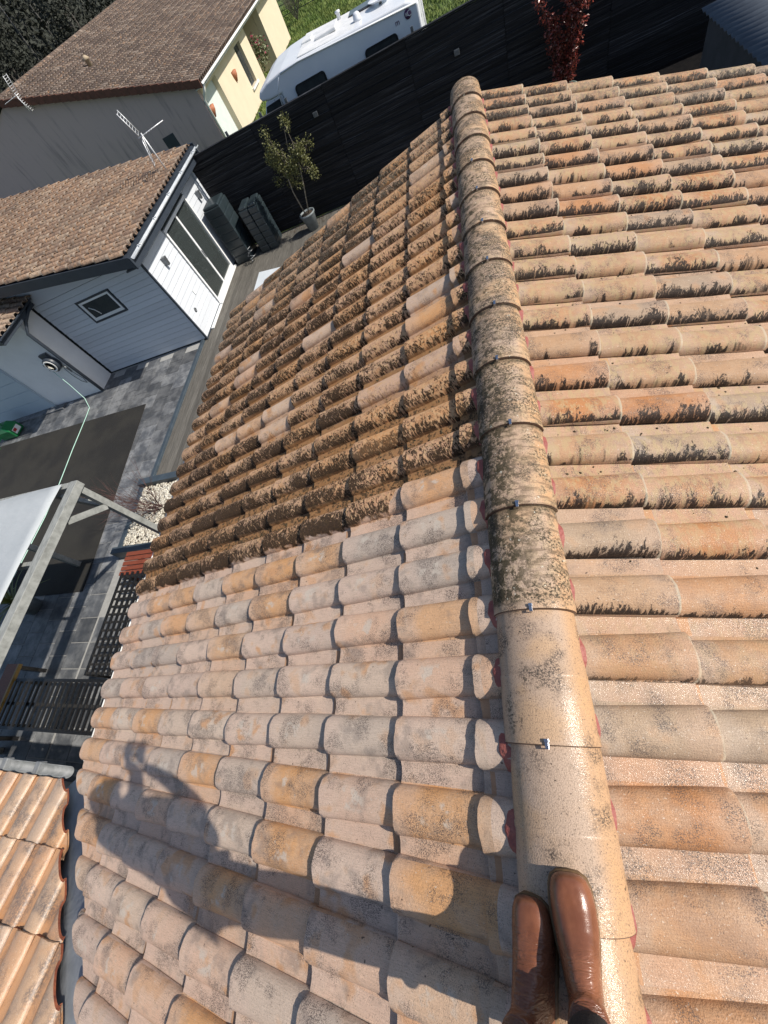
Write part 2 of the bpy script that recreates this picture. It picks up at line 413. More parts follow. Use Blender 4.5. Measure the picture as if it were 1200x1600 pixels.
def join_tiles(name, mesh_arrays, Ms, mats, parent):
    V0 = np.array(mesh_arrays[0], float); F0 = mesh_arrays[1]; nv = len(V0)
    allv = np.empty((len(Ms) * nv, 3)); allf = []
    for i, M in enumerate(Ms):
        A = np.array(M); allv[i * nv:(i + 1) * nv] = V0 @ A[:3, :3].T + A[:3, 3]
        b = i * nv; allf += [tuple(b + k for k in f) for f in F0]
    Pm = np.array(WM[parent.name].inverted()); allv = allv @ Pm[:3, :3].T + Pm[:3, 3]
    me = bpy.data.meshes.new(name); me.from_pydata(allv.tolist(), [], allf)
    for m in mats: me.materials.append(m)
    me.polygons.foreach_set('use_smooth', [True] * len(me.polygons)); me.set_sharp_from_angle(angle=rad(50))
    o = bpy.data.objects.new(name, me); link(o, parent, WM[parent.name]); o['kind'] = 'stuff'
    return o
def clip_tile(me, M, co, no):
    bm = bmesh.new(); bm.from_mesh(me); bm.transform(M)
    r = bmesh.ops.bisect_plane(bm, geom=bm.verts[:] + bm.edges[:] + bm.faces[:], plane_co=co, plane_no=no, clear_outer=True)
    if not bm.faces: bm.free(); return None
    ed = [g for g in r['geom_cut'] if isinstance(g, bmesh.types.BMEdge)]
    try:
        q = bmesh.ops.edgeloop_fill(bm, edges=ed, mat_nr=1)
    except Exception: pass
    bm.transform(M.inverted()); m2 = me.copy(); bm.to_mesh(m2); bm.free(); return m2

# ============================================================ OUR HOUSE
house = thing('house', 'foreground house whose weathered clay roof falls away from the round tiled ridge', 'house', (0, -2.5, G))
rr = random.Random(3)
ML = [tile_mesh('clay_roof_tile', [M_left, M_clay], seed=i) for i in range(4)]
MR = [tile_mesh('clay_roof_tile', [M_right, M_clay], seed=i + 10) for i in range(4)]
MS = [tile_mesh('clay_roof_tile', [M_low, M_clay], seed=i + 20, h=.040) for i in range(3)]
LT = TL + .05
vn = Vector((-1, -1, 0)).normalized()          # the valley runs at 45 degrees in plan
VAL_A, VAL_B = -8.67, -8.91
jobs = []                                       # (screen size, mesh, matrix)
def tile_job(me, M, clip=None):
    c = M @ Vector((LT * .6, TW / 2, 0)); q = pix(c)
    size = -1
    if q and -70 < q[0] < 1270 and -70 < q[1] < 1670: size = 1 / q[2] ** 2
    jobs.append([size, me, M, clip])
for k in range(0, 34):
    for i in range(0, 9):
        sf = S1L + i * TL
        M = jitter(slope_M((0, 0, 0), UL, VL, NL, sf - LT, VLO + k * TW), rr, .9, .003)
        xs = [(M @ Vector((a, b, 0))) for a in (0.05, LT) for b in (0, TW)]
        sums = [p.x + p.y for p in xs]
        if max(sums) < VAL_A: continue
        jobs_clip = (Vector((VAL_A / 2, VAL_A / 2, 0)), vn) if min(sums) < VAL_A else None
        tile_job(ML[(k * 7 + i * 3) % 4], M, jobs_clip)
for k in range(-1, 34):
    for i in range(0, 11):
        sf = S1R + i * TL
        tile_job(MR[(k * 5 + i * 3) % 4], jitter(slope_M((0, 0, 0), UR, VR, NR, sf - LT, -k * TW), rr, .95, .003))
for k in range(-4, 26):
    for i in range(0, 10):
        sf = 3.70 - i * TL
        if sf < .2: continue
        M = jitter(slope_M((0, YS, 0), US, VS, NS, sf - LT, .05 + k * TW), rr)
        xs = [(M @ Vector((a, b, 0))) for a in (0.05, LT) for b in (0, TW)]
        sums = [p.x + p.y for p in xs]
        if min(sums) > VAL_B: continue
        cl = (Vector((VAL_B / 2, VAL_B / 2, 0)), -vn) if max(sums) > VAL_B else None
        tile_job(MS[(k + i) % 3], M, cl)
jobs.sort(key=lambda j: -j[0])
rest = {0: [], 1: [], 2: []}
nt = 0
for size, me, M, cl in jobs:
    if cl is None and (size < 0 or nt >= 300):
        mm = me.materials[0]
        rest[0 if mm == M_left else 1 if mm == M_right else 2].append(M); continue
    if cl: me = clip_tile(me, M, *cl)
    if me is None: continue
    o = bpy.data.objects.new('roof_tile' if not cl else 'cut_roof_tile', me); link(o, house, M); nt += (0 if cl else 1)
for q, mm in ((0, M_left), (1, M_right), (2, M_low)):
    if rest[q]: join_tiles('outlying_roof_tiles', tile_arrays(nb=10, us=[0, .5, .96, 1.0]), rest[q], [mm, M_clay], house)
# short cut tiles tucked under the ridge on the left slope
HP = [tile_mesh('short_tile', [M_left, M_clay], seed=40 + i, Lt=.20, tilt=.006) for i in range(3)]
for k in range(0, 30):
    M = jitter(slope_M((0, 0, 0), UL, VL, NL, .033 + rr.uniform(-.006, .008), VLO + k * TW, .004), rr, 1.0)
    link(bpy.data.objects.new('short_tile', HP[k % 3]), house, M)

# the deck under the tiles, walls, gable boards
M_deck = simple('dark_underlay', (.06, .04, .03), (.04, .03, .025), 5, .9)
M_wall = simple('cream_render', (.55, .50, .42), (.48, .43, .36), 3, .85, .3, 60)
M_white = simple('white_paint', (.80, .80, .78), (.72, .72, .70), 3, .4)
M_zinc = simple('grey_zinc', (.56, .59, .62), (.40, .43, .46), 6, .5, .15, 40)
mb = MB()
h = -.045
def SP(U, V, Nv, O, s, v, hh): return Vector(O) + U * s + V * v + Nv * hh
def valley_pt(s, U=UL, side=VAL_A - .07):      # point of the left slope at distance s, on the valley
    x = -s * ca; return (x, side - x)
pl = [(0, .26), (-3.55 * ca, .26)] + [valley_pt(3.55, side=VAL_A + .12), valley_pt(0, side=VAL_A + .12)]
mb.prism([Vector((x, y, x * math.tan(AL) + h)) for x, y in pl], (0, 0, -.05))
mb.prism([Vector((x, y, -x * math.tan(AL) + h)) for x, y in [(0, .26), (0, -9), (4.6, -9), (4.6, .26)]], (0, 0, -.05))
pl = [(-3.55 * ca, YS + 3.55 * ca), (-9, YS + 3.55 * ca), (-9, YS), (-.1, YS)]
pl = [(VAL_B - .14 - (YS + 3.52 * ca), YS + 3.52 * ca), (-9, YS + 3.52 * ca), (-9, YS), (VAL_B - .14 - YS, YS)]
mb.prism([Vector((x, y, -(y - YS) * math.tan(AL) + h)) for x, y in pl], (0, 0, -.05))
mb.build('roof_deck', M_deck, house)
# zinc valley gutter between the two slopes
vz = MB(); vs_ = []
for s in (0.0, 3.75):
    x = -s * ca; yy = -8.81 - x
    for d, dz in ((-.26, .03), (-.10, .006), (0, 0), (.10, .006), (.26, .03)):
        vs_.append((x + d * .7071, yy + d * .7071, x * math.tan(AL) - .055 + dz))
vz.raw(vs_, [(i, i + 1, i + 6, i + 5) for i in range(4)], True)
o = vz.build('valley_gutter', M_zinc, house); sm = o.modifiers.new('t', 'SOLIDIFY'); sm.thickness = .003
EX = -3.66 * ca
wm = MB()
wm.box(-3.0, 4.3, -8.6, .02, G, -1.15)
wm.prism([(-3.0, .02, -1.15), (4.3, .02, -1.15), (4.3, .02, -1.36 + .02), (0, .02, -.10), (-3.0, .02, -.98)], (0, -.25, 0))
wm.build('wall', M_wall, house)
bx('wing_wall', M_wall, house, -9, -2.9, -9.5, -5.75, G, -1.2)
g = MB(); g.prism([(0, .262, -.05), (EX - .03, .262, EX * math.tan(AL) - .06), (EX - .03, .262, EX * math.tan(AL) - .22), (0, .262, -.21)], (0, .025, 0)); g.build('barge_board', M_white, house)
# white eaves board and gutter of the left slope
ez = -3.66 * sa
e = MB(); e.box(EX - .005, EX + .02, -5.14, .25, ez - .20, ez - .030); e.build('fascia_board', M_white, house)
gt = MB(); rg = []
for yy in (-5.14, .25):
    rg.append([Vector((EX - .045 - .045 * math.cos(a), yy, ez - .055 - .055 * math.sin(a))) for a in [math.pi * q / 8 for q in range(9)]])
gt.loft(rg, cap=False, closed=False); o = gt.build('eaves_gutter', M_white, house); sm = o.modifiers.new('t', 'SOLIDIFY'); sm.thickness = .004
# grey gutter of the side wing with joints
EY = YS + 3.70 * ca; ewz = -3.70 * sa
gt = MB(); rg = []
for xx in (-9, -3.70):
    rg.append([Vector((xx, EY + .045 + .042 * math.cos(a), ewz - .03 - .045 * math.sin(a))) for a in [math.pi * q / 8 for q in range(9)]])
gt.loft(rg, cap=False, closed=False); M_oldzinc = simple('old_zinc', (.20, .21, .22), (.12, .13, .135), 12, .6)
o = gt.build('wing_gutter', M_oldzinc, house); sm = o.modifiers.new('t', 'SOLIDIFY'); sm.thickness = .004
for xx in (-4.1, -4.55, -5.0):
    t = MB(); t.box(xx - .03, xx + .03, EY - .01, EY + .095, ewz - .085, ewz - .022); t.build('gutter_bracket', M_oldzinc, house, bevel=.008)

# ridge tiles, each half round with a lip, a raised ring and a steel clip
nr = N('ridge_tile_clay'); y = nr.sep(nr.P)[1]; x = nr.sep(nr.P)[0]
ridx = nr.math('FLOOR', nr.math('DIVIDE', nr.sub(.0905, y), .409)); wv = nr.white(nr.vec(ridx, 2.0, 1.0))
Po = nr.vec(x, nr.add(y, nr.mul(ridx, 3.7)), nr.sep(nr.P)[2])
c0 = nr.ramp(wv[0], [(0, (.47, .355, .27)), (.5, (.48, .335, .235)), (1, (.42, .325, .25))])
c0 = nr.mix(nr.mul(nr.step(nr.noise(Po, 5, 3), .48, .66), .6), c0, (.52, .33, .18))
c0 = nr.mix(nr.mul(nr.step(nr.add(x, nr.mul(nr.noise(nr.P, 4, 2), .04)), .085, .135), .65), c0, (.50, .28, .13))
dirt = nr.step(y, -4.40, -4.36)
yl = nr.noise(Po, 24, 5, .7)
c0 = nr.mix(nr.mul(dirt, nr.mul(nr.step(yl, .44, .58), .55)), c0, (.42, .315, .20))
arc = nr.noise(nr.vec(nr.mul(x, 5), nr.mul(y, 22), 1.0), 2.0, 5, .6)
c0 = nr.mix(nr.mul(dirt, nr.mul(nr.step(arc, .50, .62), .6)), c0, (.13, .09, .055))
fn = nr.noise(nr.P, 100, 4, .75); pm = nr.step(nr.noise(Po, 6.0, 4, .65), nr.sub(.56, nr.mul(dirt, .13)), nr.sub(.70, nr.mul(dirt, .14)))
c0 = nr.mix(nr.mul(nr.mul(pm, nr.step(fn, nr.sub(.50, nr.mul(dirt, .03)), .57)), .92), c0, (.030, .027, .017))
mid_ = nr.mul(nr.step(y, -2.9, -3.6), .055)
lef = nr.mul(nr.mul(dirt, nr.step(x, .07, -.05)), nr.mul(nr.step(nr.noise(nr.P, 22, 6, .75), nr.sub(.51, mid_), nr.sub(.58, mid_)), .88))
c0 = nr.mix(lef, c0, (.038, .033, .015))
up_ = nr.math('FRACT', nr.math('DIVIDE', nr.sub(y, .0905), .409))
c0 = nr.mix(nr.mul(nr.math('LESS_THAN', up_, .008), .9), c0, (.06, .025, .015))
c0 = nr.mix(nr.mul(nr.mul(nr.step(up_, .92, 1.0), dirt), .6), c0, (.05, .04, .02))
c0 = nr.mix(nr.mul(nr.step(nr.noise(nr.P, 300, 2), .52, .64), .55), c0, (.17, .12, .085))
c0 = nr.mix(nr.mul(nr.step(nr.noise(nr.P, 130, 3), .64, .70), .8), c0, (.07, .05, .04))
c0 = nr.mix(nr.mul(nr.step(nr.noise(nr.P, 70, 1), .75, .79), .85), c0, (.04, .028, .02))
c0 = nr.mix(nr.mul(dirt, nr.mul(nr.step(nr.noise(nr.P, 48, 3), .68, .72), .8)), c0, (.60, .57, .47))
nr.bump(nr.add(nr.mul(nr.noise(nr.P, 260, 3), .7), nr.mul(dirt, nr.mul(yl, 2.2))), .6, .005)
nd = nr.t.nodes.new('ShaderNodeBump'); nd.inputs['Strength'].default_value = .5; nd.inputs['Distance'].default_value = .0025
nr.put(nd.inputs['Height'], nr.noise(nr.P, 170, 3, .6)); nr.t.links.new(nd.outputs[0], nr.b.inputs['Coat Normal'])
nr.put(nr.b.inputs['Coat Weight'], nr.mul(nr.sub(1.0, dirt), .35)); nr.b.inputs['Coat Roughness'].default_value = .14
so = nr.mul(nr.step(nr.noise(nr.P, 7.0, 4, .6), .49, .62), nr.step(nr.noise(nr.P, 190, 4, .8), .46, .54))
c0 = nr.mix(nr.mul(so, .85), c0, (.04, .034, .03))
M_ridge = nr.done(c0, nr.math('MULTIPLY_ADD', dirt, .25, .55), spec=.25)
M_steel = simple('bright_steel', (.60, .62, .66), (.45, .47, .52), 40, .25, metal=1)
def ridge_mesh():
    m = MB(); L0 = .409; rings = []
    # u measured away from the near, overlapping edge (u=0) towards the far end
    for u, r, dz in ((0.0, .1415, -.003), (.003, .1445, .0005), (.03, .1440, .0005), (.04, .1430, 0), (.19, .1405, -.0015), (.193, .1415, -.0005), (.203, .1415, -.0005), (.206, .1398, -.0015), (.405, .1360, -.006), (.445, .133, -.014)):
        rg = []
        for q in range(25):
            a = math.pi * (.035 + .93 * q / 24)
            rg.append(Vector((r * math.cos(a), u, -.012 + .112 * (r / .145) * math.sin(a) ** .95 + dz)))
        rings.append(rg)
    inner = [[Vector((p.x * .905, p.y, p.z * .9 - .011)) for p in rg] for rg in (rings[-1], rings[0])]
    m.loft(rings + inner, cap=False, closed=False)
    n_ = len(rings[0]); b = len(m.v) - n_; m.raw([], [])
    for k in range(n_ - 1): m.f.append((b + k, b + k + 1, k + 1, k)); m.sm.append(True)
    me = bpy.data.meshes.new('ridge_tile'); me.from_pydata([tuple(v) for v in m.v], [], m.f); me.materials.append(M_ridge)
    bm = bmesh.new(); bm.from_mesh(me); bmesh.ops.recalc_face_normals(bm, faces=bm.faces)
    for f in bm.faces: f.smooth = True
    for e_ in bm.edges:
        if len(e_.link_faces) == 2 and e_.link_faces[0].normal.angle(e_.link_faces[1].normal, 0) > rad(40): e_.smooth = False
    bm.to_mesh(me); bm.free(); return me
RM = ridge_mesh(); clip_me = None
for i in range(0, 22):
    yn = .0905 + .03 - i * .409 - .409 + .379 - .0 - .379 + .409 - .03      # near edge of tile i-1
    yn = .0905 - i * .409
    M = Matrix.Translation((rr.uniform(-.003, .003), yn, 0)) @ Matrix.Rotation(rad(rr.uniform(-.5, .5)), 4, 'Z')
    t = link(bpy.data.objects.new('ridge_tile', RM), house, M)
    if 2 < i:
        cl_ = MB(); cx = rr.uniform(-.012, .010)
        cl_.box(cx - .0055, cx + .0055, -.006, .016, .1035, .1062); cl_.box(cx - .0055, cx + .0055, -.009, -.006, .090, .1062)
        cl_.box(cx - .007, cx + .007, .009, .019, .1030, .1080)
        cl_.v = [tuple(M @ Vector(v)) for v in cl_.v]
        cl_.build('clip', M_steel, t, bevel=.001)
# hemispherical end of the far ridge tile
em = MB(); rings = []
for j in range(7):
    b = math.pi / 2 * j / 6
    rings.append([Vector((.136 * math.cos(a) * math.cos(b), .53 + .07 * math.sin(b), -.012 + .105 * math.sin(a) * max(math.cos(b), .02))) for a in [math.pi * (.035 + .93 * q / 16) for q in range(17)]])
em.v = []
em.loft([[Vector((p.x, p.y, p.z)) for p in r_] for r_ in rings], cap=False, closed=False)
em.v = [(a_, b_ - .10, c_) for a_, b_, c_ in em.v]
em.build('ridge_end_cap', M_ridge, house)
# red ridge sealing strip that follows the tiles on both sides
def seal(U, V, Nv, s0, s1, voff, vrange, name):
    m = MB(); nv = int((vrange[1] - vrange[0]) / .011); rows = []
    for si, s in enumerate((s0 - .07, s0, s0 + (s1 - s0) * .75, s1)):
        r_ = []
        for q in range(nv + 1):
            v = vrange[0] + q * .011; vm = (v - voff) % TW
            a = min(vm / BW, 1); hb = .050 * math.sin(math.pi * a) ** .75 if a < 1 else 0
            push = s + (.011 * math.sin(math.pi * a) if a < 1 else -.02) * (1 if si >= 2 else 0)
            z = (.05 if si == 0 else .035 + hb * .3 if si == 1 else hb + (.004 if U.x > 0 else .012) if si == 2 else hb + .002) + .002 * math.sin(q * 1.7)
            r_.append(Vector(U * push + V * v + Nv * z))
        rows.append(r_)
    m.loft(rows, cap=False, closed=False); m.dbl = True
    return m.build(name, M_mortar, house)
seal(UR, VR, NR, .09, .129, 0, (-7.3, .25), 'ridge_seal')
seal(UL, VL, NL, .10, .146, VLO, (-.25, 7.3), 'ridge_seal')

# crumbs of moss and dirt lying on the uncleaned tiles, thickest by the cleaning line
rc_ = random.Random(31); ico = bmesh.new(); bmesh.ops.create_icosphere(ico, subdivisions=1, radius=1); iv = [v.co.copy() for v in ico.verts]; iff = [tuple(v.index for v in f.verts) for f in ico.faces]; ico.free()
def crumbs(U, V, Nv, soff, voff, smin, smax, vmin, vmax, cnt, bias, seed):
    q_ = random.Random(seed); m = MB()
    for _ in range(cnt):
        s_ = q_.uniform(smin, smax); v_ = vmax - (vmax - vmin) * q_.random() ** bias if bias else q_.uniform(vmin, vmax)
        vm = (v_ - voff) % TW; su = ((s_ - soff) / TL) % 1
        if vm < BW:
            if q_.random() < .5 and BW - vm < .06: v_ += (BW - vm) + q_.uniform(.004, .05); hz = 0
            else: hz = .050 * math.sin(math.pi * vm / BW) ** .8
        else: hz = 0
        hz += -.019 * (1 - su) + .001
        r_ = q_.uniform(.0016, .0052) * (1.3 if hz < .01 else .8); E_ = Matrix.Rotation(q_.uniform(0, 6), 3, 'Z')
        c = U * s_ + V * v_ + Nv * hz
        m.raw([c + E_ @ Vector((p.x * r_ * q_.uniform(.8, 1.5), p.y * r_, p.z * r_ * .7)) for p in iv], iff, True)
    m.dbl = True; return m
M_moss = simple('moss_crumb', (.035, .028, .014), (.07, .052, .024), 60, .95)
tag(crumbs(UL, VL, NL, S1L, VLO, .25, 3.6, -.2, 3.69, 4200, 2.2, 61).build('moss_crumbs', M_moss, house), kind='stuff')
tag(crumbs(UR, VR, NR, S1R, 0, .2, 3.0, -4.3, .2, 1100, 0, 62).build('moss_crumbs', M_moss, house), kind='stuff')

# ============================================================ PERSON
M_leather = None
nl = N('brown_leather')
f = nl.noise(nl.P, 14, 3); cl0 = nl.mix(nl.step(f, .35, .68), (.23, .088, .046), (.155, .055, .028))
cl0 = nl.mix(nl.mul(nl.step(nl.noise(nl.P, 55, 3, .6), .70, .74), .5), cl0, (.38, .22, .12))
yy_ = nl.sep(nl.P)[1]; cz = nl.mul(nl.step(yy_, -5.20, -5.25), nl.noise(nl.vec(nl.mul(nl.sep(nl.P)[0], 9), nl.mul(yy_, 55), nl.mul(nl.sep(nl.P)[2], 22)), 1.6, 3, .55, 1.2))
nl.bump(nl.add(nl.mul(nl.noise(nl.P, 420, 2), .12), nl.add(nl.mul(nl.noise(nl.P, 22, 2), .6), nl.mul(cz, 2.2))), .45, .006)
M_leather = nl.done(cl0, nl.math('MULTIPLY_ADD', nl.noise(nl.P, 40, 2), .16, .17), spec=.5)
M_sole = simple('crepe_sole', (.17, .095, .04), (.11, .06, .025), 60, .7)
M_cloth = simple('black_cloth', (.012, .012, .014), (.02, .02, .022), 60, .9, .3, 300)
M_coat = simple('navy_jacket_cloth', (.03, .035, .05), (.02, .025, .04), 30, .9, .3, 200)
M_skin = simple('skin', (.48, .28, .20), (.42, .23, .16), 15, .55)
M_hair = simple('dark_hair', (.03, .02, .012), (.05, .03, .02), 80, .6)
person = thing('person', 'person in polished brown leather boots and black trousers standing on the ridge tiles', 'person', (-.05, -5.3, .1))
def skin_body(name, m, nodes, edges, root, parent, sub=2, extra=None):
    me = bpy.data.meshes.new(name); W = WM[parent.name].inverted()
    me.from_pydata([tuple(W @ Vector(n_[:3])) for n_ in nodes], edges, [])
    me.materials.append(m)
    o = bpy.data.objects.new(name, me); link(o, parent, WM[parent.name])
    md = o.modifiers.new('skin', 'SKIN'); md.use_smooth_shade = True
    for i, n_ in enumerate(nodes):
        sv = me.skin_vertices[0].data[i]; r = n_[3]; sv.radius = r if isinstance(r, tuple) else (r, r); sv.use_root = (i == root)
    s_ = o.modifiers.new('sub', 'SUBSURF'); s_.levels = sub; s_.render_levels = sub
    return o
def boot(top_pt, yaw, roll, base, tag_sign):
    """boot in local coordinates: toe at +Y, sole on z=0, then placed on base"""
    M = Matrix.Translation(base) @ Matrix.Rotation(yaw, 4, 'Z') @ Matrix.Rotation(roll, 4, 'Y')
    m = MB(); rings = []
    # stations from toe (y=.0) back to heel (y=-.285): y, half width, height, centre x
    for yy, hw, ht, cx in ((-.001, .017, .020, .0), (-.005, .034, .033, .0), (-.014, .046, .041, .0), (-.034, .0545, .047, .001), (-.065, .0580, .053, .002), (-.100, .0570, .066, .002),
                           (-.135, .0520, .090, .001), (-.165, .0470, .112, 0), (-.195, .0440, .128, 0), (-.230, .0370, .135, 0), (-.258, .0340, .130, 0), (-.276, .0270, .115, 0), (-.284, .014, .09, 0)):
        rg = []
        for q in range(20):
            a = 2 * math.pi * q / 20; c_, s_ = math.cos(a), math.sin(a)
            xx = hw * .93 * math.copysign(abs(c_) ** .72, c_); zz = ht * (s_ ** .80 if s_ > 0 else 0) if s_ > 0 else -.002
            if s_ > .3: xx *= (1 - .12 * (s_ - .3))
            rg.append(M @ Vector((cx + xx, yy, .020 + zz)))
        rings.append(rg)
    m.loft(rings)
    sh = []
    for z, cy, ry, rx in ((.06, -.220, .055, .036), (.10, -.225, .054, .040), (.118, -.230, .054, .043), (.135, -.234, .055, .045)):
        sh.append([M @ Vector((rx * math.cos(2 * math.pi * q / 20), cy + ry * math.sin(2 * math.pi * q / 20), .02 + z)) for q in range(20)])
    m.loft(sh)
    up = m.build('boot', M_leather, person)
    rm = up.modifiers.new('remesh', 'REMESH'); rm.mode = 'VOXEL'; rm.voxel_size = .0042; rm.use_smooth_shade = True
    sm_ = up.modifiers.new('smooth', 'SMOOTH'); sm_.factor = .5; sm_.iterations = 9
    w = MB(); out = []
    prof_ = ((.002, .0), (-.001, .029), (-.013, .049), (-.034, .0572), (-.065, .0606), (-.100, .0600), (-.14, .0560), (-.17, .050), (-.20, .045), (-.235, .0415), (-.262, .037), (-.282, .025), (-.288, 0))
    prof_ = [(a_, b_ * .935) for a_, b_ in prof_]
    for yy, hw in prof_: out.append((hw, yy))
    for yy, hw in prof_[-2:0:-1]: out.append((-hw, yy))
    w.loft([[M @ Vector((x_ * k_, y_ * (1 if k_ == 1 else 1), z_)) for x_, y_ in out] for z_, k_ in ((0, .97), (.006, 1), (.018, 1), (.024, .95))])
    w.build('sole', M_sole, up)
    tp = MB(); rg = []
    for z, kk in ((.150, .99), (.157, .98)):
        rg.append([M @ Vector((.047 * kk * math.cos(2 * math.pi * q / 20), -.241 + .058 * kk * math.sin(2 * math.pi * q / 20), z)) for q in range(20)])
    tp.loft(rg); tp.build('boot_cuff', M_leather, up)
    return M
Mr = boot(None, rad(1), rad(2), (.000, -5.098, .092), 1)
Ml = boot(None, rad(-1), rad(-18), (-.094, -5.168, .060), -1)
ar = Mr @ Vector((0, -.228, .125)); alf = Ml @ Vector((0, -.232, .125))
# legs in black trousers, jacket, arms lifted to hold a phone, head
nodes = [(-.06, -5.44, 1.00, (.15, .15)),
         (.04, -5.44, .88, .115), (.045, -5.37, .58, .085), (.02, -5.36, .40, .066), (ar.x, ar.y, ar.z + .01, .052),
         (-.16, -5.44, .88, .115), (-.17, -5.40, .58, .085), (-.155, -5.41, .35, .066), (alf.x, alf.y, alf.z + .01, .052)]
skin_body('trousers', M_cloth, nodes, [(0, 1), (1, 2), (2, 3), (3, 4), (0, 5), (5, 6), (6, 7), (7, 8)], 0, person)
nodes = [(-.06, -5.36, .92, (.21, .22)), (-.06, -5.30, 1.20, (.19, .21)), (-.06, -5.25, 1.38, (.18, .20)), (-.06, -5.26, 1.48, .065),
         (.13, -5.35, 1.40, .065), (.20, -5.15, 1.20, .052), (.12, -5.04, 1.37, .042), (.09, -4.99, 1.53, .033),
         (-.25, -5.35, 1.40, .065), (-.28, -5.16, 1.20, .052), (-.14, -5.04, 1.37, .042), (-.05, -4.99, 1.53, .033)]
skin_body('jacket', M_coat, nodes, [(0, 1), (1, 2), (2, 3), (2, 4), (4, 5), (5, 6), (6, 7), (2, 8), (8, 9), (9, 10), (10, 11)], 0, person)
nodes = [(-.06, -5.28, 1.46, .055), (-.06, -5.24, 1.53, .055), (-.06, -5.18, 1.60, (.080, .095)), (-.06, -5.17, 1.69, (.075, .090)), (-.06, -5.08, 1.57, .016)]
skin_body('head', M_skin, nodes, [(0, 1), (1, 2), (2, 3), (2, 4)], 0, person)
nodes = [(-.06, -5.22, 1.62, (.088, .09)), (-.06, -5.20, 1.71, (.088, .095)), (-.06, -5.29, 1.55, .07), (-.06, -5.32, 1.43, .05)]
skin_body('hair', M_hair, nodes, [(0, 1), (0, 2), (2, 3)], 0, person)
for sgn, cx in ((1, .085), (-1, -.045)):
    nd = [(cx, -4.985, 1.535, (.030, .018)), (cx - sgn * .004, -4.925, 1.575, (.036, .016))]; ed = [(0, 1)]
    for q in range(4):
        a0 = len(nd); zz = 1.600 - q * .019
        nd += [(cx - sgn * .010, -4.895, zz - .01, .0095), (cx - sgn * .018, -4.868, zz, .0088), (cx - sgn * .040, -4.862, zz, .008)]
        ed += [(1, a0), (a0, a0 + 1), (a0 + 1, a0 + 2)]
    a0 = len(nd); nd += [(cx - sgn * .020, -4.935, 1.605, .010), (cx - sgn * .038, -4.915, 1.622, .009)]; ed += [(1, a0), (a0, a0 + 1)]
    skin_body('hand', M_skin, nd, ed, 0, person, 1)
ph = thing('phone', 'dark phone held out in both hands above the ridge', 'phone', (.02, -4.87, 1.58))
MB().box(-.04, .05, -4.905, -4.897, 1.535, 1.69).build('phone_body', M_cloth, ph, bevel=.003)
MB().box(-.036, .046, -4.9065, -4.9055, 1.54, 1.685).build('screen', simple('phone_glass', (.02, .02, .025), None, 4, .08), ph)
del ph['label'], ph['category']; ph.name = 'phone'
tag(ph, 'dark phone held out in both hands above the ridge', 'phone')

# ============================================================ GROUND
M_grass = None
n = N('meadow'); c_ = n.mix(n.step(n.noise(n.P, .6, 5, .6), .35, .65), (.075, .13, .022), (.14, .19, .04))
c_ = n.mix(n.mul(n.step(n.noise(n.P, 7, 5, .7), .45, .62), .7), c_, (.045, .085, .016)); n.bump(n.noise(n.P, 22, 5, .8), 1.0, .12); M_grass = n.done(c_, .9)
g0 = MB(); g0.raw([(-160, -120, G - .06), (160, -120, G - .06), (160, 220, G - .06), (-160, 220, G - .06)], [(0, 1, 2, 3)])
tag(g0.build('ground', M_grass), kind='structure')
# grass tufts on the lawn seen past the camper
def tufts(name, region, cnt, hgt, m, seed):
    r_ = random.Random(seed); vs = []; fs = []
    for q in range(cnt):
        x = r_.uniform(*region[:2]); y = r_.uniform(*region[2:]); a = r_.uniform(0, 6.28); hh = hgt * r_.uniform(.5, 1.3)
        dx, dy = math.cos(a) * .03, math.sin(a) * .03; b = len(vs); lx, ly = r_.uniform(-.06, .06), r_.uniform(-.06, .06)
        vs += [(x - dx, y - dy, G - .06), (x + dx, y + dy, G - .06), (x + lx, y + ly, G - .06 + hh)]; fs.append((b, b + 1, b + 2))
    me = bpy.data.meshes.new(name); me.from_pydata(vs, [], fs); me.materials.append(m)
    o = bpy.data.objects.new(name, me); link(o); tag(o, 'short green grass of the meadow past the white camper', 'grass', kind='stuff'); return o
tufts('lawn_grass', (-13, 6, 13, 48), 60000, .14, simple('grass_blade', (.10, .17, .03), (.20, .24, .06), 1.2, .8), 5)

M_gravelpath = simple('terrace_bed', (.10, .10, .10), (.07, .07, .07), 10, .9)
o = bx('terrace_base', M_gravelpath, None, -19, -2.9, -9, 5.0, G - .05, G - .012); tag(o, kind='structure')
# grey stone-look pavers, each its own slab
npv = N('paver_stone'); r_ = npv.objrand()
pc = npv.mix(npv.step(npv.noise(npv.P, 3.2, 5, .6), .35, .65), (.075, .080, .088), (.19, .195, .20))
pv_ = npv.math('MULTIPLY_ADD', r_, .75, .6); pc = npv.mix(1, pc, npv.vec(pv_, pv_, pv_), 'MULTIPLY')
pc = npv.mix(npv.mul(npv.step(npv.noise(npv.P, 11, 5, .7), .50, .68), .5), pc, (.05, .052, .056))
npv.bump(npv.noise(npv.P, 30, 4), .25, .004); M_pav = npv.done(pc, npv.math('MULTIPLY_ADD', npv.noise(npv.P, 2.5, 3), .35, .32))
terr = bx('terrace', simple('joint_sand', (.36, .36, .35), (.30, .30, .29), 10, .9), None, -19, -2.95, -8.9, 4.9, G - .011, G - .007); tag(terr, kind='structure')
pw, plen = .478, .46
pme = None; slabs = []
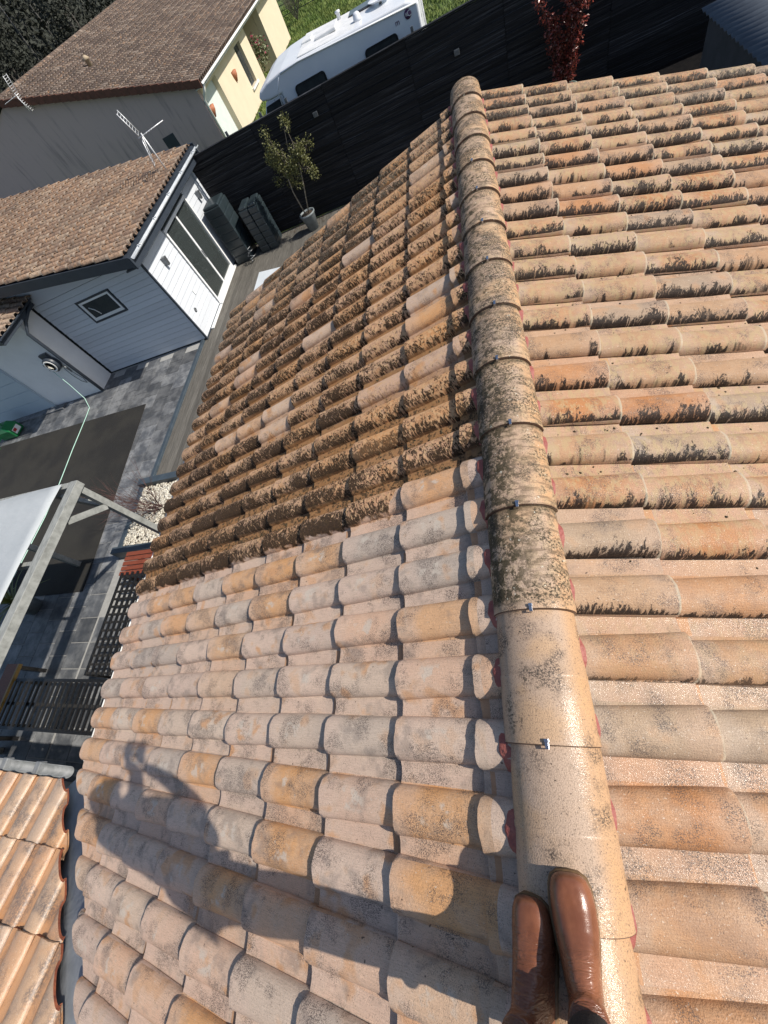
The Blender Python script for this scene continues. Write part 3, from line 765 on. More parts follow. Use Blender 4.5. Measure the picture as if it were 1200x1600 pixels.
for i in range(0, 24):
    x1 = -7.86 - i * pw; x0 = x1 - pw
    if i < 1: pass
    for j in range(-8, 20):
        y0 = -4.12 + j * plen + (plen / 2 if i % 2 else 0)
        y1 = y0 + plen
        if y1 > 4.5: continue
        cx, cy = (x0 + x1) / 2, (y0 + y1) / 2
        if -16 < cx < -9.3 and cy < 2.2 and cy > -2.6 and cx < -9.4: continue      # under the big mat
        q = pix((cx, cy, G))
        if not q or q[0] < -60 or q[1] > 1300: continue
        slabs.append((cx, cy, q[2]))
for j in range(-8, 3):                               # pavers between the kerb and our wall
    for i in range(0, 9):
        cx, cy = -7.70 + .12 + i * pw, -4.35 + j * plen
        q = pix((cx, cy, G))
        if cy > -2.2 or cx > -3.3: continue
        if q and -60 < q[0] and q[1] < 1300: slabs.append((cx, cy, q[2]))
slabs.sort(key=lambda t: t[2])
m_ = MB(); m_.box(-pw / 2 + .006, pw / 2 - .006, -plen / 2 + .006, plen / 2 - .006, -.03, 0); tmp = m_.build('paver', M_pav); pme = tmp.data; bpy.data.objects.remove(tmp)
for cx, cy, _ in slabs[:300]:
    link(bpy.data.objects.new('paver', pme), terr, Matrix.Translation((cx, cy, G + rr.uniform(-.001, .0015))))
if len(slabs) > 300:
    m_ = MB()
    for cx, cy, _ in slabs[300:]: m_.box(cx - pw / 2 + .006, cx + pw / 2 - .006, cy - plen / 2 + .006, cy + plen / 2 - .006, G - .03, G)
    tag(m_.build('outlying_pavers', M_pav, terr), kind='stuff')
# dark mat
nm = N('dark_mat'); mc = nm.mix(nm.step(nm.noise(nm.P, 1.3, 4), .35, .65), (.011, .010, .009), (.022, .020, .016))
mc = nm.mix(nm.mul(nm.step(nm.noise(nm.P, 26, 2), .72, .76), .5), mc, (.12, .12, .11)); nm.bump(nm.noise(nm.P, 140, 3), .7, .01)
M_mat = nm.done(mc, .9)
mm_ = MB(); mm_.prism([(-16.2, 2.60, G + .004), (-9.10, 2.50, G + .004), (-8.66, -1.90, G + .004), (-8.60, -2.65, G + .004), (-16.2, -2.65, G + .004)], (0, 0, .012))
tag(mm_.build('ground_mat', M_mat), 'large dark rectangular mat laid flat on the grey paved terrace', 'mat')
# kerb and timber deck strip
M_kerb = simple('slate_grey_metal', (.055, .075, .095), (.04, .055, .07), 6, .5)
k_ = bx('kerb_strip', M_kerb, None, -7.80, -7.70, -.2, 4.43, G - .02, G + .05, bevel=.006); tag(k_, kind='structure')
nd_ = N('weathered_deck'); xx = nd_.sep(nd_.P)
dn = nd_.noise(nd_.vec(nd_.mul(xx[0], 40), nd_.mul(xx[1], 1.6), nd_.objrand()), 1.5, 5, .65)
dc = nd_.ramp(dn, [(.25, (.045, .040, .034)), (.5, (.105, .098, .085)), (.75, (.17, .16, .14))])
dv = nd_.math('MULTIPLY_ADD', nd_.objrand(), .4, .8); dc = nd_.mix(1, dc, nd_.vec(dv, dv, dv), 'MULTIPLY'); nd_.bump(dn, .5, .01)
M_dk = nd_.done(dc, .8)
deck = bx('deck', simple('deck_joist', (.03, .028, .025), None, 5, .9), None, -7.70, 2.55, -.25, 8.66, G - .05, G - .035); tag(deck, kind='structure')
bd = MB().box(-.069, .069, -4.45, 4.45, -.022, 0).build('deck_board', M_dk); bdm = bd.data; bpy.data.objects.remove(bd)
for i in range(0, 70):
    link(bpy.data.objects.new('deck_board', bdm), deck, Matrix.Translation((-7.62 + i * .145, 4.21, G + rr.uniform(-.003, .002))))
yard = bx('side_yard', simple('shade_black_yard', (.006, .006, .007), (.012, .011, .011), 14, 1.0, .6, 60, spec=.05), None, 2.56, 14, -.25, 8.84, G - .05, G - .01); tag(yard, kind='structure')  # near-black ground: the shade right of the deck is put into its colour

rl = random.Random(44); m_ = MB()
for q in range(420):
    x_ = rl.uniform(-7.4, 2.3); y_ = 8.62 - abs(rl.gauss(0, .28)); a_ = rl.uniform(0, 6.28); z_ = G + rl.uniform(.003, .012); w_ = rl.uniform(.015, .035); h_ = rl.uniform(.002, .015)
    c_, s_ = math.cos(a_) * w_, math.sin(a_) * w_
    m_.raw([(x_ - c_, y_ - s_, z_ + h_), (x_ + s_ * .5, y_ - c_ * .5, z_), (x_ + c_, y_ + s_, z_ + h_ * .5), (x_ - s_ * .5, y_ + c_ * .5, z_)], [(0, 1, 2, 3)])
m_.dbl = True; tag(m_.build('fallen_leaves', simple('dry_leaf', (.10, .06, .03), (.05, .03, .018), 30, .9)), 'dry brown leaves scattered on the deck at the foot of the black fence', 'leaves', kind='stuff')
# ============================================================ BLACK FENCE
nf = N('black_fence_wood'); xx = nf.sep(nf.P)
fn_ = nf.noise(nf.vec(nf.mul(xx[0], .5), nf.mul(nf.objrand(), 9.0), nf.mul(xx[2], 34)), 1.6, 5, .65)
fc = nf.ramp(fn_, [(.32, (.005, .005, .006)), (.50, (.013, .013, .015)), (.60, (.035, .036, .040)), (.72, (.10, .102, .11))])
fv = nf.math('MULTIPLY_ADD', nf.objrand(), .8, .6); fc = nf.mix(1, fc, nf.vec(fv, fv, fv), 'MULTIPLY'); nf.bump(fn_, .7, .012)
M_fence = nf.done(fc, .75, spec=.3)
fence = thing('board_fence', 'tall black timber fence of horizontal boards running behind the roof', 'fence', (0, 8.7, G))
FX = [-7.45, -5.35, -3.25, -1.15, .95, 3.05, 5.15, 7.25, 9.35]
FT = 2.42; nbd = 17; bh = FT / nbd
for a in range(len(FX) - 1):
    for j in range(nbd):
        z0 = G + j * bh
        dz = -.005 if a % 2 else 0
        tl = rr.uniform(-.006, .006)
        M = Matrix.Translation(((FX[a] + FX[a + 1]) / 2, 8.7 + rr.uniform(-.008, .008), z0 + bh / 2 + dz)) @ Matrix.Rotation(rr.uniform(-.0015, .0015), 4, 'Y') @ Matrix.Rotation(rad(9 + rr.uniform(-3, 3)), 4, 'X')
        if a == 0 and j == 0:
            t0 = MB().box(-1.045, 1.045, -.011, .011, -bh * .56, bh * .56).build('fence_board', M_fence); fbm = t0.data; bpy.data.objects.remove(t0)
        link(bpy.data.objects.new('fence_board', fbm), fence, M)
for x_ in FX: bx('fence_post', M_fence, fence, x_ - .05, x_ + .05, 8.74, 8.84, G, G + FT + .02)
for a in range(len(FX) - 1): bx('top_rail', M_fence, fence, FX[a] + .002, FX[a + 1] - .002, 8.655, 8.745, G + FT + .012, G + FT + .045, bevel=.004)
# little metal light boxes on the boards and stubs above the rail
M_gm = simple('grey_metal', (.18, .19, .20), (.12, .13, .14), 20, .4, metal=.6)
for x_, z_ in ((-3.62, -1.55), (-.1, -1.75)):
    t = bx('fence_light', M_gm, fence, x_ - .06, x_ + .06, 8.62, 8.685, z_ - .05, z_ + .05, bevel=.008)
for x_ in (-7.05, -6.05, -4.98, -4.22, -.95): bx('post_stub', M_gm, fence, x_ - .03, x_ + .03, 8.76, 8.80, G + FT, G + FT + .13)

# ============================================================ GENERIC CLADDING + DISTANT TILED ROOFS
def tiled_roof(parent, O, U, V, Nv, slen, vlen, mat_, L, w, cap=300, part='roof_tile', nb=5, h=.05):
    nc = int(vlen / w + .5); ns = int(slen / L + .5); out = []
    for k in range(nc):
        for i in range(ns):
            M = jitter(slope_M(O, U, V, Nv, i * L - .04, k * w), rr, .9, .004)
            q = pix(M.translation); out.append((q[2] if q and -30 < q[0] < 1230 and -30 < q[1] < 1630 else 999, M))
    out.sort(key=lambda t: t[0])
    arr = tile_arrays(w=w, L=L, bw=w * .68, h=h, nb=nb, us=[0, 1.0], Lt=L + .05, tilt=.03)
    me = bpy.data.meshes.new(part); me.from_pydata(arr[0], [], arr[1]); me.materials.append(mat_)
    me.polygons.foreach_set('use_smooth', [True] * len(me.polygons)); me.set_sharp_from_angle(angle=rad(55))
    sep = [t[1] for t in out[:cap] if t[0] < 900]; rest_ = [t[1] for t in out[:cap] if t[0] >= 900] + [t[1] for t in out[cap:]]
    for M in sep: link(bpy.data.objects.new(part, me), parent, M)
    if rest_: join_tiles('outlying_' + part + 's', arr, rest_, [mat_], parent)

nb_ = N('grey_blue_board'); xx = nb_.sep(nb_.P)
bc = nb_.mix(nb_.noise(nb_.vec(nb_.mul(xx[0], 3), nb_.mul(xx[1], 3), nb_.mul(xx[2], 40)), 2, 4), (.52, .555, .60), (.60, .63, .67))
bv = nb_.math('MULTIPLY_ADD', nb_.objrand(), .10, .95); bc = nb_.mix(1, bc, nb_.vec(bv, bv, bv), 'MULTIPLY')
nb_.bump(nb_.noise(nb_.vec(nb_.mul(xx[0], 2), nb_.mul(xx[1], 2), nb_.mul(xx[2], 60)), 3, 4), .25, .005)
M_board = nb_.done(bc, .55)
M_anth = simple('anthracite', (.035, .045, .06), (.028, .036, .05), 5, .45)
M_glass = N('window_glass'); M_glass.b.inputs['Transmission Weight'].default_value = .85; M_glass.b.inputs['IOR'].default_value = 1.45
M_glass = M_glass.done((.22, .26, .26), .03)
M_pvc = simple('white_pvc', (.78, .79, .79), (.70, .72, .72), 3, .35)
M_dark = simple('dark_room', (.02, .025, .025), (.03, .03, .03), 3, .9)

# ---- garden annexe
shed = thing('garden_annexe', 'pale grey clapboard annexe with tiled lean roof and a sliding glass door', 'annexe', (-9.7, 6.7, G))
SX, SY0, SY1, ST = -7.60, 4.43, 9.10, -1.30
bx('wall', M_dark, shed, -11.35, SX - .03, SY0 + .03, SY0 + .12, G, ST)
m_ = MB(); m_.box(-17.8, -17.7, SY0 + .1, SY1, G, 0); m_.box(-17.7, SX - .03, SY1 - .10, SY1, G, ST); m_.box(-17.7, -11.35, SY0 + .03, SY0 + .12, G, ST)
m_.box(SX - .11, SX - .03, SY0 + .12, 5.93, G, ST); m_.box(SX - .11, SX - .03, 7.72, SY1 - .1, G, ST); m_.box(SX - .11, SX - .03, 5.93, 7.72, -1.50, ST)
m_.build('wall', M_dark, shed)
bx('interior_floor', simple('wood_floor', (.22, .15, .09), (.16, .10, .06), 6, .5), shed, -11.2, SX - .12, SY0 + .2, SY1 - .2, G + .02, G + .08)
nbo = 16; hb = (ST - G - .05) / nbo
for j in range(nbo):
    z0 = G + .05 + j * hb; zc = z0 + hb / 2
    def brd(x0, x1, y0, y1):
        # board leaning slightly so its lower edge stands proud
        if abs(x1 - x0) < .05:
            m_ = MB(); m_.raw([(x0, y0, z0), (x1 + .008, y0, z0), (x1 - .004, y0, z0 + hb - .010), (x0, y0, z0 + hb - .010), (x0, y1, z0), (x1 + .008, y1, z0), (x1 - .004, y1, z0 + hb - .010), (x0, y1, z0 + hb - .010)],
                  [(0, 1, 2, 3), (7, 6, 5, 4), (1, 5, 6, 2), (0, 4, 5, 1), (3, 2, 6, 7), (0, 3, 7, 4)])
        else:
            m_ = MB(); m_.raw([(x0, y1, z0), (x0, y0 - .008, z0), (x0, y0 + .004, z0 + hb - .010), (x0, y1, z0 + hb - .010), (x1, y1, z0), (x1, y0 - .008, z0), (x1, y0 + .004, z0 + hb - .010), (x1, y1, z0 + hb - .010)],
                  [(0, 1, 2, 3), (7, 6, 5, 4), (1, 5, 6, 2), (0, 4, 5, 1), (3, 2, 6, 7), (0, 3, 7, 4)])
        m_.build('siding_board', M_board, shed)
    if zc < -1.50 :
        brd(SX - .029, SX - .008, SY0 + .04, 5.90); brd(SX - .029, SX - .008, 7.75, SY1 - .03)
    else: brd(SX - .029, SX - .008, SY0 + .04, SY1 - .03)
    if -2.20 < zc < -1.56: brd(-11.32, -10.14, SY0 + .008, SY0 + .029); brd(-8.92, SX - .04, SY0 + .008, SY0 + .029)
    else: brd(-11.32, SX - .04, SY0 + .008, SY0 + .029)
# gable infill above the side wall follows the roof
RS = math.atan((.98 - .44) / (10.78 - 7.26))
def rz(x): return -.98 + (-7.26 - x) * math.tan(RS)
m_ = MB(); m_.prism([(SX - .04, SY0 + .01, ST), (-17.7, SY0 + .01, ST), (-17.7, SY0 + .01, rz(-17.7) - .12), (SX - .04, SY0 + .01, rz(SX) - .12)], (0, .1, 0)); m_.build('gable_panel', M_board, shed)
bx('corner_trim', M_anth, shed, SX - .035, SX + .012, SY0 - .012, SY0 + .035, G, ST, bevel=.004)
bx('base_trim', M_anth, shed, SX - .03, SX - .004, SY0 + .036, SY1, G, G + .048)
# roof of the annexe
US2 = Vector((math.cos(RS), 0, -math.sin(RS))); VS2 = Vector((0, 1, 0)); NS2 = US2.cross(VS2)
M_shtile = tile_mat('annexe_tile', (-18, 3.85, rz(-18)), US2, VS2, .36, .217, 0, 0, 'shed',
    [(0, (.34, .215, .14)), (.3, (.26, .17, .12)), (.6, (.40, .26, .17)), (.8, (.20, .135, .10)), (1, (.46, .34, .24))])
m_ = MB(); m_.prism([(-18, 3.83, rz(-18) - .05), (-7.28, 3.83, rz(-7.28) - .05), (-7.28, 9.12, rz(-7.28) - .05), (-18, 9.12, rz(-18) - .05)], (0, 0, -.05)); m_.build('roof_deck', M_anth, shed)
tiled_roof(shed, (-18, 3.85, rz(-18)), US2, VS2, NS2, 10.8, 5.2, M_shtile, .36, .217, nb=6, h=.07)
m_ = MB(); m_.prism([(-18, 3.80, rz(-18) - .04), (-7.24, 3.80, rz(-7.24) - .04), (-7.24, 3.80, rz(-7.24) - .26), (-18, 3.80, rz(-18) - .26)], (0, .03, 0)); m_.build('barge_board', M_anth, shed)
m_ = MB(); m_.prism([(-18, 9.13, rz(-18) - .0), (-7.24, 9.13, rz(-7.24) - .0), (-7.24, 9.13, rz(-7.24) - .22), (-18, 9.13, rz(-18) - .22)], (0, .03, 0)); m_.build('barge_board', M_anth, shed)
bx('soffit', M_anth, shed, SX + .02, -7.25, 3.84, 9.12, ST + .02, ST + .05)
bx('fascia_board', M_anth, shed, -7.245, -7.215, 3.80, 9.16, rz(-7.24) - .30, rz(-7.24) - .06)
gt = MB(); rg = []
for yy in (3.86, 9.10): rg.append([Vector((-7.16 + .055 * math.cos(a), yy, -1.06 - .055 * math.sin(a))) for a in [math.pi * q / 6 for q in range(7)]])
gt.loft(rg, cap=False, closed=False); o = gt.build('gutter', M_zinc, shed); s_ = o.modifiers.new('t', 'SOLIDIFY'); s_.thickness = .004
for yy in (4.3, 5.4, 6.5, 7.6, 8.7): bx('gutter_bracket', M_pvc, shed, -7.23, -7.10, yy - .015, yy + .015, -1.06, -1.045)
m_ = MB(); m_.tube([(-7.16, 9.0, -1.1), (-7.25, 9.04, -1.25), (-7.54, 9.06, -1.40), (-7.55, 9.06, -2.4), (-7.55, 9.06, G + .05)], .035, 8); m_.build('downpipe', M_anth, shed)
# sliding door
df = MB(); Y0, Y1, Z0, Z1 = 5.93, 7.72, G + .07, -1.50
door = bx('sliding_door', M_pvc, shed, SX - .05, SX + .03, Y0, Y0 + .07, Z0, Z1, bevel=.004)
for a in ((Y0 + .07, Y1 - .07, Z1 - .07, Z1), (Y0 + .07, Y1 - .07, Z0, Z0 + .09), (Y1 - .07, Y1, Z0, Z1)):
    bx('door_frame', M_pvc, door, SX - .05, SX + .03, *a, bevel=.004)
ym = (Y0 + Y1) / 2
bx('sash_stile', M_pvc, door, SX - .035, SX + .012, ym - .05, ym + .02, Z0 + .09, Z1 - .07, bevel=.004)
bx('sash_stile', M_anth, door, SX - .03, SX + .014, ym + .02, ym + .04, Z0 + .09, Z1 - .07)
bx('pane', M_glass, door, SX - .02, SX - .012, Y0 + .07, ym - .05, Z0 + .09, Z1 - .07)
bx('pane', M_glass, door, SX - .03, SX - .022, ym + .04, Y1 - .07, Z0 + .09, Z1 - .07)
bx('door_handle', M_gm, door, SX + .012, SX + .03, ym - .035, ym - .015, -2.7, -2.5)
bx('door_sill', M_pvc, shed, SX + .012, SX + .11, Y0 - .05, Y1 + .05, G + .012, G + .065, bevel=.004)
bx('white_sill_board', M_pvc, shed, SX + .015, SX + .10, SY0 + .4, Y0 - .06, G + .005, G + .035)
# side window
wx0, wx1, wz0, wz1 = -10.12, -8.94, -2.19, -1.575
win = MB().box(wx0, wx1, SY0 - .01, SY0 + .028, wz0, wz0 + .05).box(wx0, wx1, SY0 - .01, SY0 + .028, wz1 - .05, wz1).box(wx0, wx0 + .05, SY0 - .01, SY0 + .028, wz0 + .05, wz1 - .05).box(wx1 - .05, wx1, SY0 - .01, SY0 + .028, wz0 + .05, wz1 - .05).build('window', M_anth, shed)
MB().box(wx0 + .05, wx1 - .05, SY0, SY0 + .02, wz0 + .05, wz0 + .12).box(wx0 + .05, wx1 - .05, SY0, SY0 + .02, wz1 - .10, wz1 - .05).box(wx0 + .05, wx0 + .13, SY0, SY0 + .02, wz0 + .12, wz1 - .1).box(wx1 - .12, wx1 - .05, SY0, SY0 + .02, wz0 + .12, wz1 - .1).build('window_frame', M_pvc, win)
bx('pane', simple('dark_pane', (.03, .04, .045), (.05, .06, .06), 2, .06), win, wx0 + .13, wx1 - .12, SY0 + .010, SY0 + .016, wz0 + .12, wz1 - .10)
MB().tube([(wx0 + .40, SY0 + .004, wz0 + .16), (wx0 + .34, SY0 - .003, wz0 + .30), (wx0 + .22, SY0 + .004, wz0 + .40)], .012, 6).build('window_handle', M_pvc, win)
# wall lamps, vent, outlet
for yy in (5.15, 8.35):
    m_ = MB(); m_.prism([(SX, yy - .05, -1.72), (SX + .13, yy - .05, -1.72), (SX + .10, yy - .05, -1.92), (SX, yy - .05, -1.86)], (0, .10, 0)); m_.build('wall_lamp', M_gm, shed, bevel=.006)
MB().lathe((SX - .012, 4.86, -2.98), [(.0, 0), (.055, 0), (.055, .02), (.03, .022), (.028, .015), (0, .015)], 16, 'X').build('round_vent', M_gm, shed)
bx('outlet_box', M_pvc, shed, SX - .01, SX + .02, 5.28, 5.36, -2.82, -2.72)
# turquoise armchair inside the annexe
M_turq = simple('turquoise_plastic', (.01, .22, .24), (.01, .17, .19), 6, .5)
ch = thing('armchair', 'turquoise armchair standing just behind the sliding glass door', 'armchair', (-8.3, 6.35, G + .08))
MB().box(-8.6, -7.95, 6.05, 6.62, G + .40, G + .52).build('seat', M_turq, ch, bevel=.04)
MB().box(-8.70, -8.58, 6.05, 6.62, G + .52, G + 1.05).build('backrest', M_turq, ch, bevel=.04)
for yy in (6.0, 6.62): MB().tube([(-8.6, yy, G + .75), (-8.2, yy, G + .78), (-7.98, yy, G + .70), (-7.95, yy, G + .42)], .035, 8).build('armrest', M_turq, ch)
for x_ in (-8.55, -8.02):
    for yy in (6.1, 6.57): bx('leg', M_gm, ch, x_ - .015, x_ + .015, yy - .015, yy + .015, G + .08, G + .40)

def antenna(base, label, tall, yaw):
    t = thing('tv_antenna', label, 'antenna', base, 'television antennas on the roofs')
    b = Vector(base); Rz = Matrix.Translation(b) @ Matrix.Rotation(yaw, 4, 'Z')
    def tr(p): return Rz @ Vector(p)
    MB().tube([tr((0, 0, 0)), tr((0, 0, tall))], .018, 6).build('mast', M_alu, t)
    MB().tube([tr((-.12, 0, tall - .05)), tr((.62, 0, tall - .05))], .012, 6).build('boom', M_alu, t)
    for q in range(7):
        x_ = .12 + q * .075; MB().tube([tr((x_, -.05, tall - .05)), tr((x_, .05, tall - .05))], .008, 5).build('element', M_alu, t)
    for sg in (1, -1):                          # corner reflector, two leaning wire grids
        a = Vector((-.10, 0, tall - .05)); g_ = MB()
        for q in range(8):
            r_ = .06 + .065 * q; c = a + Vector((-.12 * r_ / .5 + .05, 0, sg * r_)); g_.tube([tr(c + Vector((0, -.26, 0))), tr(c + Vector((0, .26, 0)))], .007, 5)
        for yy in (-.26, .26): g_.tube([tr(a + Vector((.05, yy, sg * .05))), tr(a + Vector((-.08, yy, sg * .54)))], .011, 5)
        g_.build('reflector', M_alu, t)
    return t
M_alu = simple('aluminium', (.68, .69, .70), (.55, .56, .58), 20, .4, metal=.3)
antenna((-7.50, 7.62, rz(-7.50) + .02), 'silver television antenna on a short mast above the annexe eaves', .80, rad(25))

# ---- garage with white wall and hose reel
gar = thing('garage', 'low white rendered garage with pale blue door beside the annexe', 'garage', (-14.5, 4.2, G))
M_wwall = simple('white_render', (.80, .80, .79), (.74, .74, .73), 2, .85, .25, 60)
bx('wall', M_wwall, gar, -19, -11.40, 3.75, 4.42, G, -1.02)
GS = rad(13)
def gz(x): return -1.0 + (-11.15 - x) * math.tan(GS)
m_ = MB(); m_.prism([(-19, 2.95, gz(-19) - .05), (-11.16, 2.95, gz(-11.16) - .05), (-11.16, 4.40, gz(-11.16) - .05), (-19, 4.40, gz(-19) - .05)], (0, 0, -.06)); m_.build('roof_deck', M_anth, gar)
M_gtile = tile_mat('garage_tile', (-15.5, 2.9, 0), Vector((math.cos(GS), 0, -math.sin(GS))), VS2, .36, .217, 0, 0, 'shed', [(0, (.36, .22, .15)), (.5, (.40, .28, .20)), (1, (.48, .36, .26))])
Ug = Vector((math.cos(GS), 0, -math.sin(GS)))
tiled_roof(gar, (-18, 2.93, gz(-18)), Ug, VS2, Ug.cross(VS2), 7.1, 1.45, M_gtile, .36, .217, nb=6, h=.07)
bx('fascia_board', M_anth, gar, -11.15, -11.12, 2.88, 4.40, gz(-11.15) - .24, gz(-11.15) - .03)
gt = MB(); rg = []
for yy in (2.86, 4.40): rg.append([Vector((-11.06 + .06 * math.cos(a), yy, -1.06 - .06 * math.sin(a))) for a in [math.pi * q / 6 for q in range(7)]])
gt.loft(rg, cap=False, closed=False); o = gt.build('gutter', M_anth, gar); s_ = o.modifiers.new('t', 'SOLIDIFY'); s_.thickness = .005
m_ = MB(); m_.prism([(-19, 2.86, gz(-19) - .02), (-11.12, 2.86, gz(-11.12) - .02), (-11.12, 2.86, gz(-11.12) - .22), (-19, 2.86, gz(-19) - .22)], (0, .025, 0)); m_.build('barge_board', M_anth, gar)
MB().tube([(-11.06, 4.3, -1.12), (-11.2, 3.85, -1.3), (-11.34, 3.69, -1.5), (-11.34, 3.69, G + .04)], .045, 8).build('downpipe', M_anth, gar)
nv_ = N('pale_blue_door'); M_bdoor = nv_.done(nv_.mix(nv_.noise(nv_.P, 2, 3), (.40, .48, .54), (.46, .54, .60)), .5)
gd = bx('garage_door', M_bdoor, gar, -17.4, -13.50, 3.70, 3.748, G + .03, -1.70)
for j in range(5): bx('door_panel', M_bdoor, gd, -17.4, -13.52, 3.685, 3.699, G + .05 + j * .37, G + .05 + j * .37 + .35, bevel=.004)
bx('door_step', M_pav, gar, -17.4, -13.0, 3.45, 3.684, G, G + .05)
reel = thing('hose_reel', 'round grey hose reel with white rim fixed to the garage wall', 'hose reel', (-11.72, 3.74, -2.36))
MB().lathe((-11.72, 3.745, -2.36), [(0, 0), (.20, 0), (.21, -.03), (.21, -.16), (.18, -.19), (0, -.19)], 24, 'Y').build('drum', M_anth, reel)
m_ = MB(); m_.lathe((-11.72, 3.553, -2.36), [(.13, .0), (.17, -.002), (.17, -.012), (.13, -.012), (.13, 0)], 28, 'Y'); m_.build('rim', M_white, reel)
bx('bracket', M_anth, reel, -11.86, -11.58, 3.66, 3.748, -2.22, -2.06, bevel=.01)
MB().box(-11.99, -11.88, 3.60, 3.74, -2.50, -2.28).build('hose_guide', M_anth, reel, bevel=.02)
MB().tube([(-11.58, 3.70, -2.50), (-11.50, 3.70, -2.85), (-11.46, 3.71, -3.05), (-11.52, 3.71, -3.2), (-11.62, 3.71, -3.1), (-11.66, 3.71, -2.85), (-11.62, 3.70, -2.6)], .010, 6).build('looped_hose', M_gm, reel)
MB().tube([(-11.52, 3.70, -2.75), (-11.45, 3.66, -2.62), (-11.47, 3.64, -2.52)], .02, 6).build('spray_gun', M_gm, reel)
hose = MB().tube([(-11.93, 3.62, -2.5), (-11.90, 3.55, -3.0), (-11.80, 3.40, -3.45), (-11.62, 3.1, G + .014), (-11.52, 2.7, G + .03), (-11.46, 2.2, G + .03), (-11.38, 1.5, G + .03), (-11.27, .8, G + .03), (-11.17, .1, G + .03), (-11.12, -.6, G + .03), (-11.15, -1.4, G + .03), (-11.2, -2.4, G + .03)], .010, 6)
tag(hose.build('garden_hose', simple('mint_hose', (.45, .68, .58), (.38, .60, .52), 10, .4)), 'thin mint green hose running from the reel across the dark mat', 'hose')
# green machine near the garage door
gm = thing('jerrycan', 'bright green plastic can with a red and white label beside the garage door', 'can', (-15.1, 3.1, G))
M_green = simple('green_plastic', (.01, .17, .05), (.01, .13, .04), 6, .35)
m_ = MB(); m_.loft([[(-15.45, 2.8, z), (-14.75, 2.8, z), (-14.75, 3.25, z), (-15.45, 3.25, z)] if z < G + .3 else [(-15.4, 2.85, z), (-14.95, 2.85, z), (-14.95, 3.2, z), (-15.4, 3.2, z)] for z in (G + .01, G + .28, G + .42)], smooth=False)
m_.v = [tuple(v) for v in m_.v]; m_.build('can_body', M_green, gm, bevel=.04)
MB().tube([(-15.35, 3.02, G + .42), (-15.3, 3.02, G + .52), (-15.08, 3.02, G + .52), (-15.02, 3.02, G + .42)], .02, 8).build('handle', M_green, gm)
MB().tube([(-15.42, 2.85, G + .16), (-15.5, 2.6, G + .10), (-15.42, 2.45, G + .02)], .025, 8).build('spout', M_green, gm)
bx('label_plate', M_white, gm, -14.748, -14.744, 2.88, 3.16, G + .08, G + .24)
bx('label_print', simple('red_print', (.5, .03, .03), None, 5, .5), gm, -14.744, -14.742, 2.90, 3.02, G + .14, G + .22)
MB().lathe((-15.3, 2.846, G + .36), [(0, 0), (.035, 0), (.035, -.02), (0, -.02)], 12, 'Y').build('cap', M_white, gm)

# ---- two tall dark water tanks
M_tank = simple('dark_tank_plastic', (.020, .030, .036), (.030, .042, .048), 6, .30)
def tank(x0, x1, y0, y1, H, label, split):
    t = thing('water_tank', label, 'water tank', ((x0 + x1) / 2, (y0 + y1) / 2, G), 'water tanks by the fence')
    cols = [(x0, (x0 + x1) / 2 - .01), ((x0 + x1) / 2 + .01, x1)] if split else [(x0, x1)]
    nr_ = 7
    for a, b in cols:
        for j in range(nr_):
            z0 = G + .02 + j * H / nr_; z1 = z0 + H / nr_ - .004
            MB().box(a, b, y0, y1, z0, z1).build('tank_segment', M_tank, t, bevel=.022, seg=3)
        MB().box(a + .014, b - .014, y0 + .014, y1 - .014, G + .01, G + H - .03).build('tank_core', M_tank, t)
        MB().box(a + .02, b - .02, y0 + .02, y1 - .02, G + H, G + H + .09).build('lid', M_tank, t, bevel=.04, seg=3)
    return t
tank(-7.42, -6.85, 7.75, 8.40, 1.52, 'tall dark ribbed water tank standing close to the annexe corner', False)
tank(-6.52, -5.92, 7.85, 8.45, 1.15, 'shorter dark water tank in two halves, nearer the potted olive', True)
cl_ = MB()
rq = random.Random(4)
pts = [(-6.75 + rq.uniform(-.12, .12), 7.6 + rq.uniform(-.12, .12), G + .04 + q * .03) for q in range(12)]
cl_.tube(pts, .018, 6); tag(cl_.build('hose_coil', M_gm), 'tangled grey hose lying between the two water tanks', 'hose')

# ---- plants
def leafmat(name, c1, c2, rough=.5):
    n = N(name); n.b.inputs['Subsurface Weight'].default_value = 0
    c = n.mix(n.noise(n.P, 9, 3), c1, c2); return n.done(c, rough)
def leaves(name, m, parent, centers, cnt, size, seed, elong=2.2):
    r_ = random.Random(seed); vs = []; fs = []
    for q in range(cnt):
        c, rad_ = r_.choice(centers); d = Vector((r_.gauss(0, 1), r_.gauss(0, 1), r_.gauss(0, 1))).normalized() * (r_.random() ** .5)
        p = Vector(c) + Vector((d.x * rad_[0], d.y * rad_[1], d.z * rad_[2]))
        a = Vector((r_.gauss(0, 1), r_.gauss(0, 1), r_.gauss(0, .7) - .2)).normalized(); b = a.cross(Vector((r_.gauss(0, 1), r_.gauss(0, 1), r_.gauss(0, 1)))).normalized()
        s = size * r_.uniform(.6, 1.3); k = len(vs); nrm = a.cross(b) * s * .12
        vs += [p, p + a * s * .5 * elong + b * s * .5 + nrm, p + a * s * elong, p + a * s * .5 * elong - b * s * .5 + nrm]; fs += [(k, k + 1, k + 2), (k, k + 2, k + 3)]
    W = WM[parent.name].inverted() if parent else Matrix.Identity(4)
    me = bpy.data.meshes.new(name); me.from_pydata([tuple(W @ v) for v in vs], [], fs); me.materials.append(m)
    o = bpy.data.objects.new(name, me); link(o, parent, WM[parent.name] if parent else None); return o
M_bark = simple('pale_bark', (.30, .26, .20), (.20, .17, .13), 20, .8)
M_pot = simple('grey_pot', (.20, .23, .24), (.14, .16, .17), 8, .5)
M_soil = simple('soil', (.04, .028, .018), None, 20, .95)
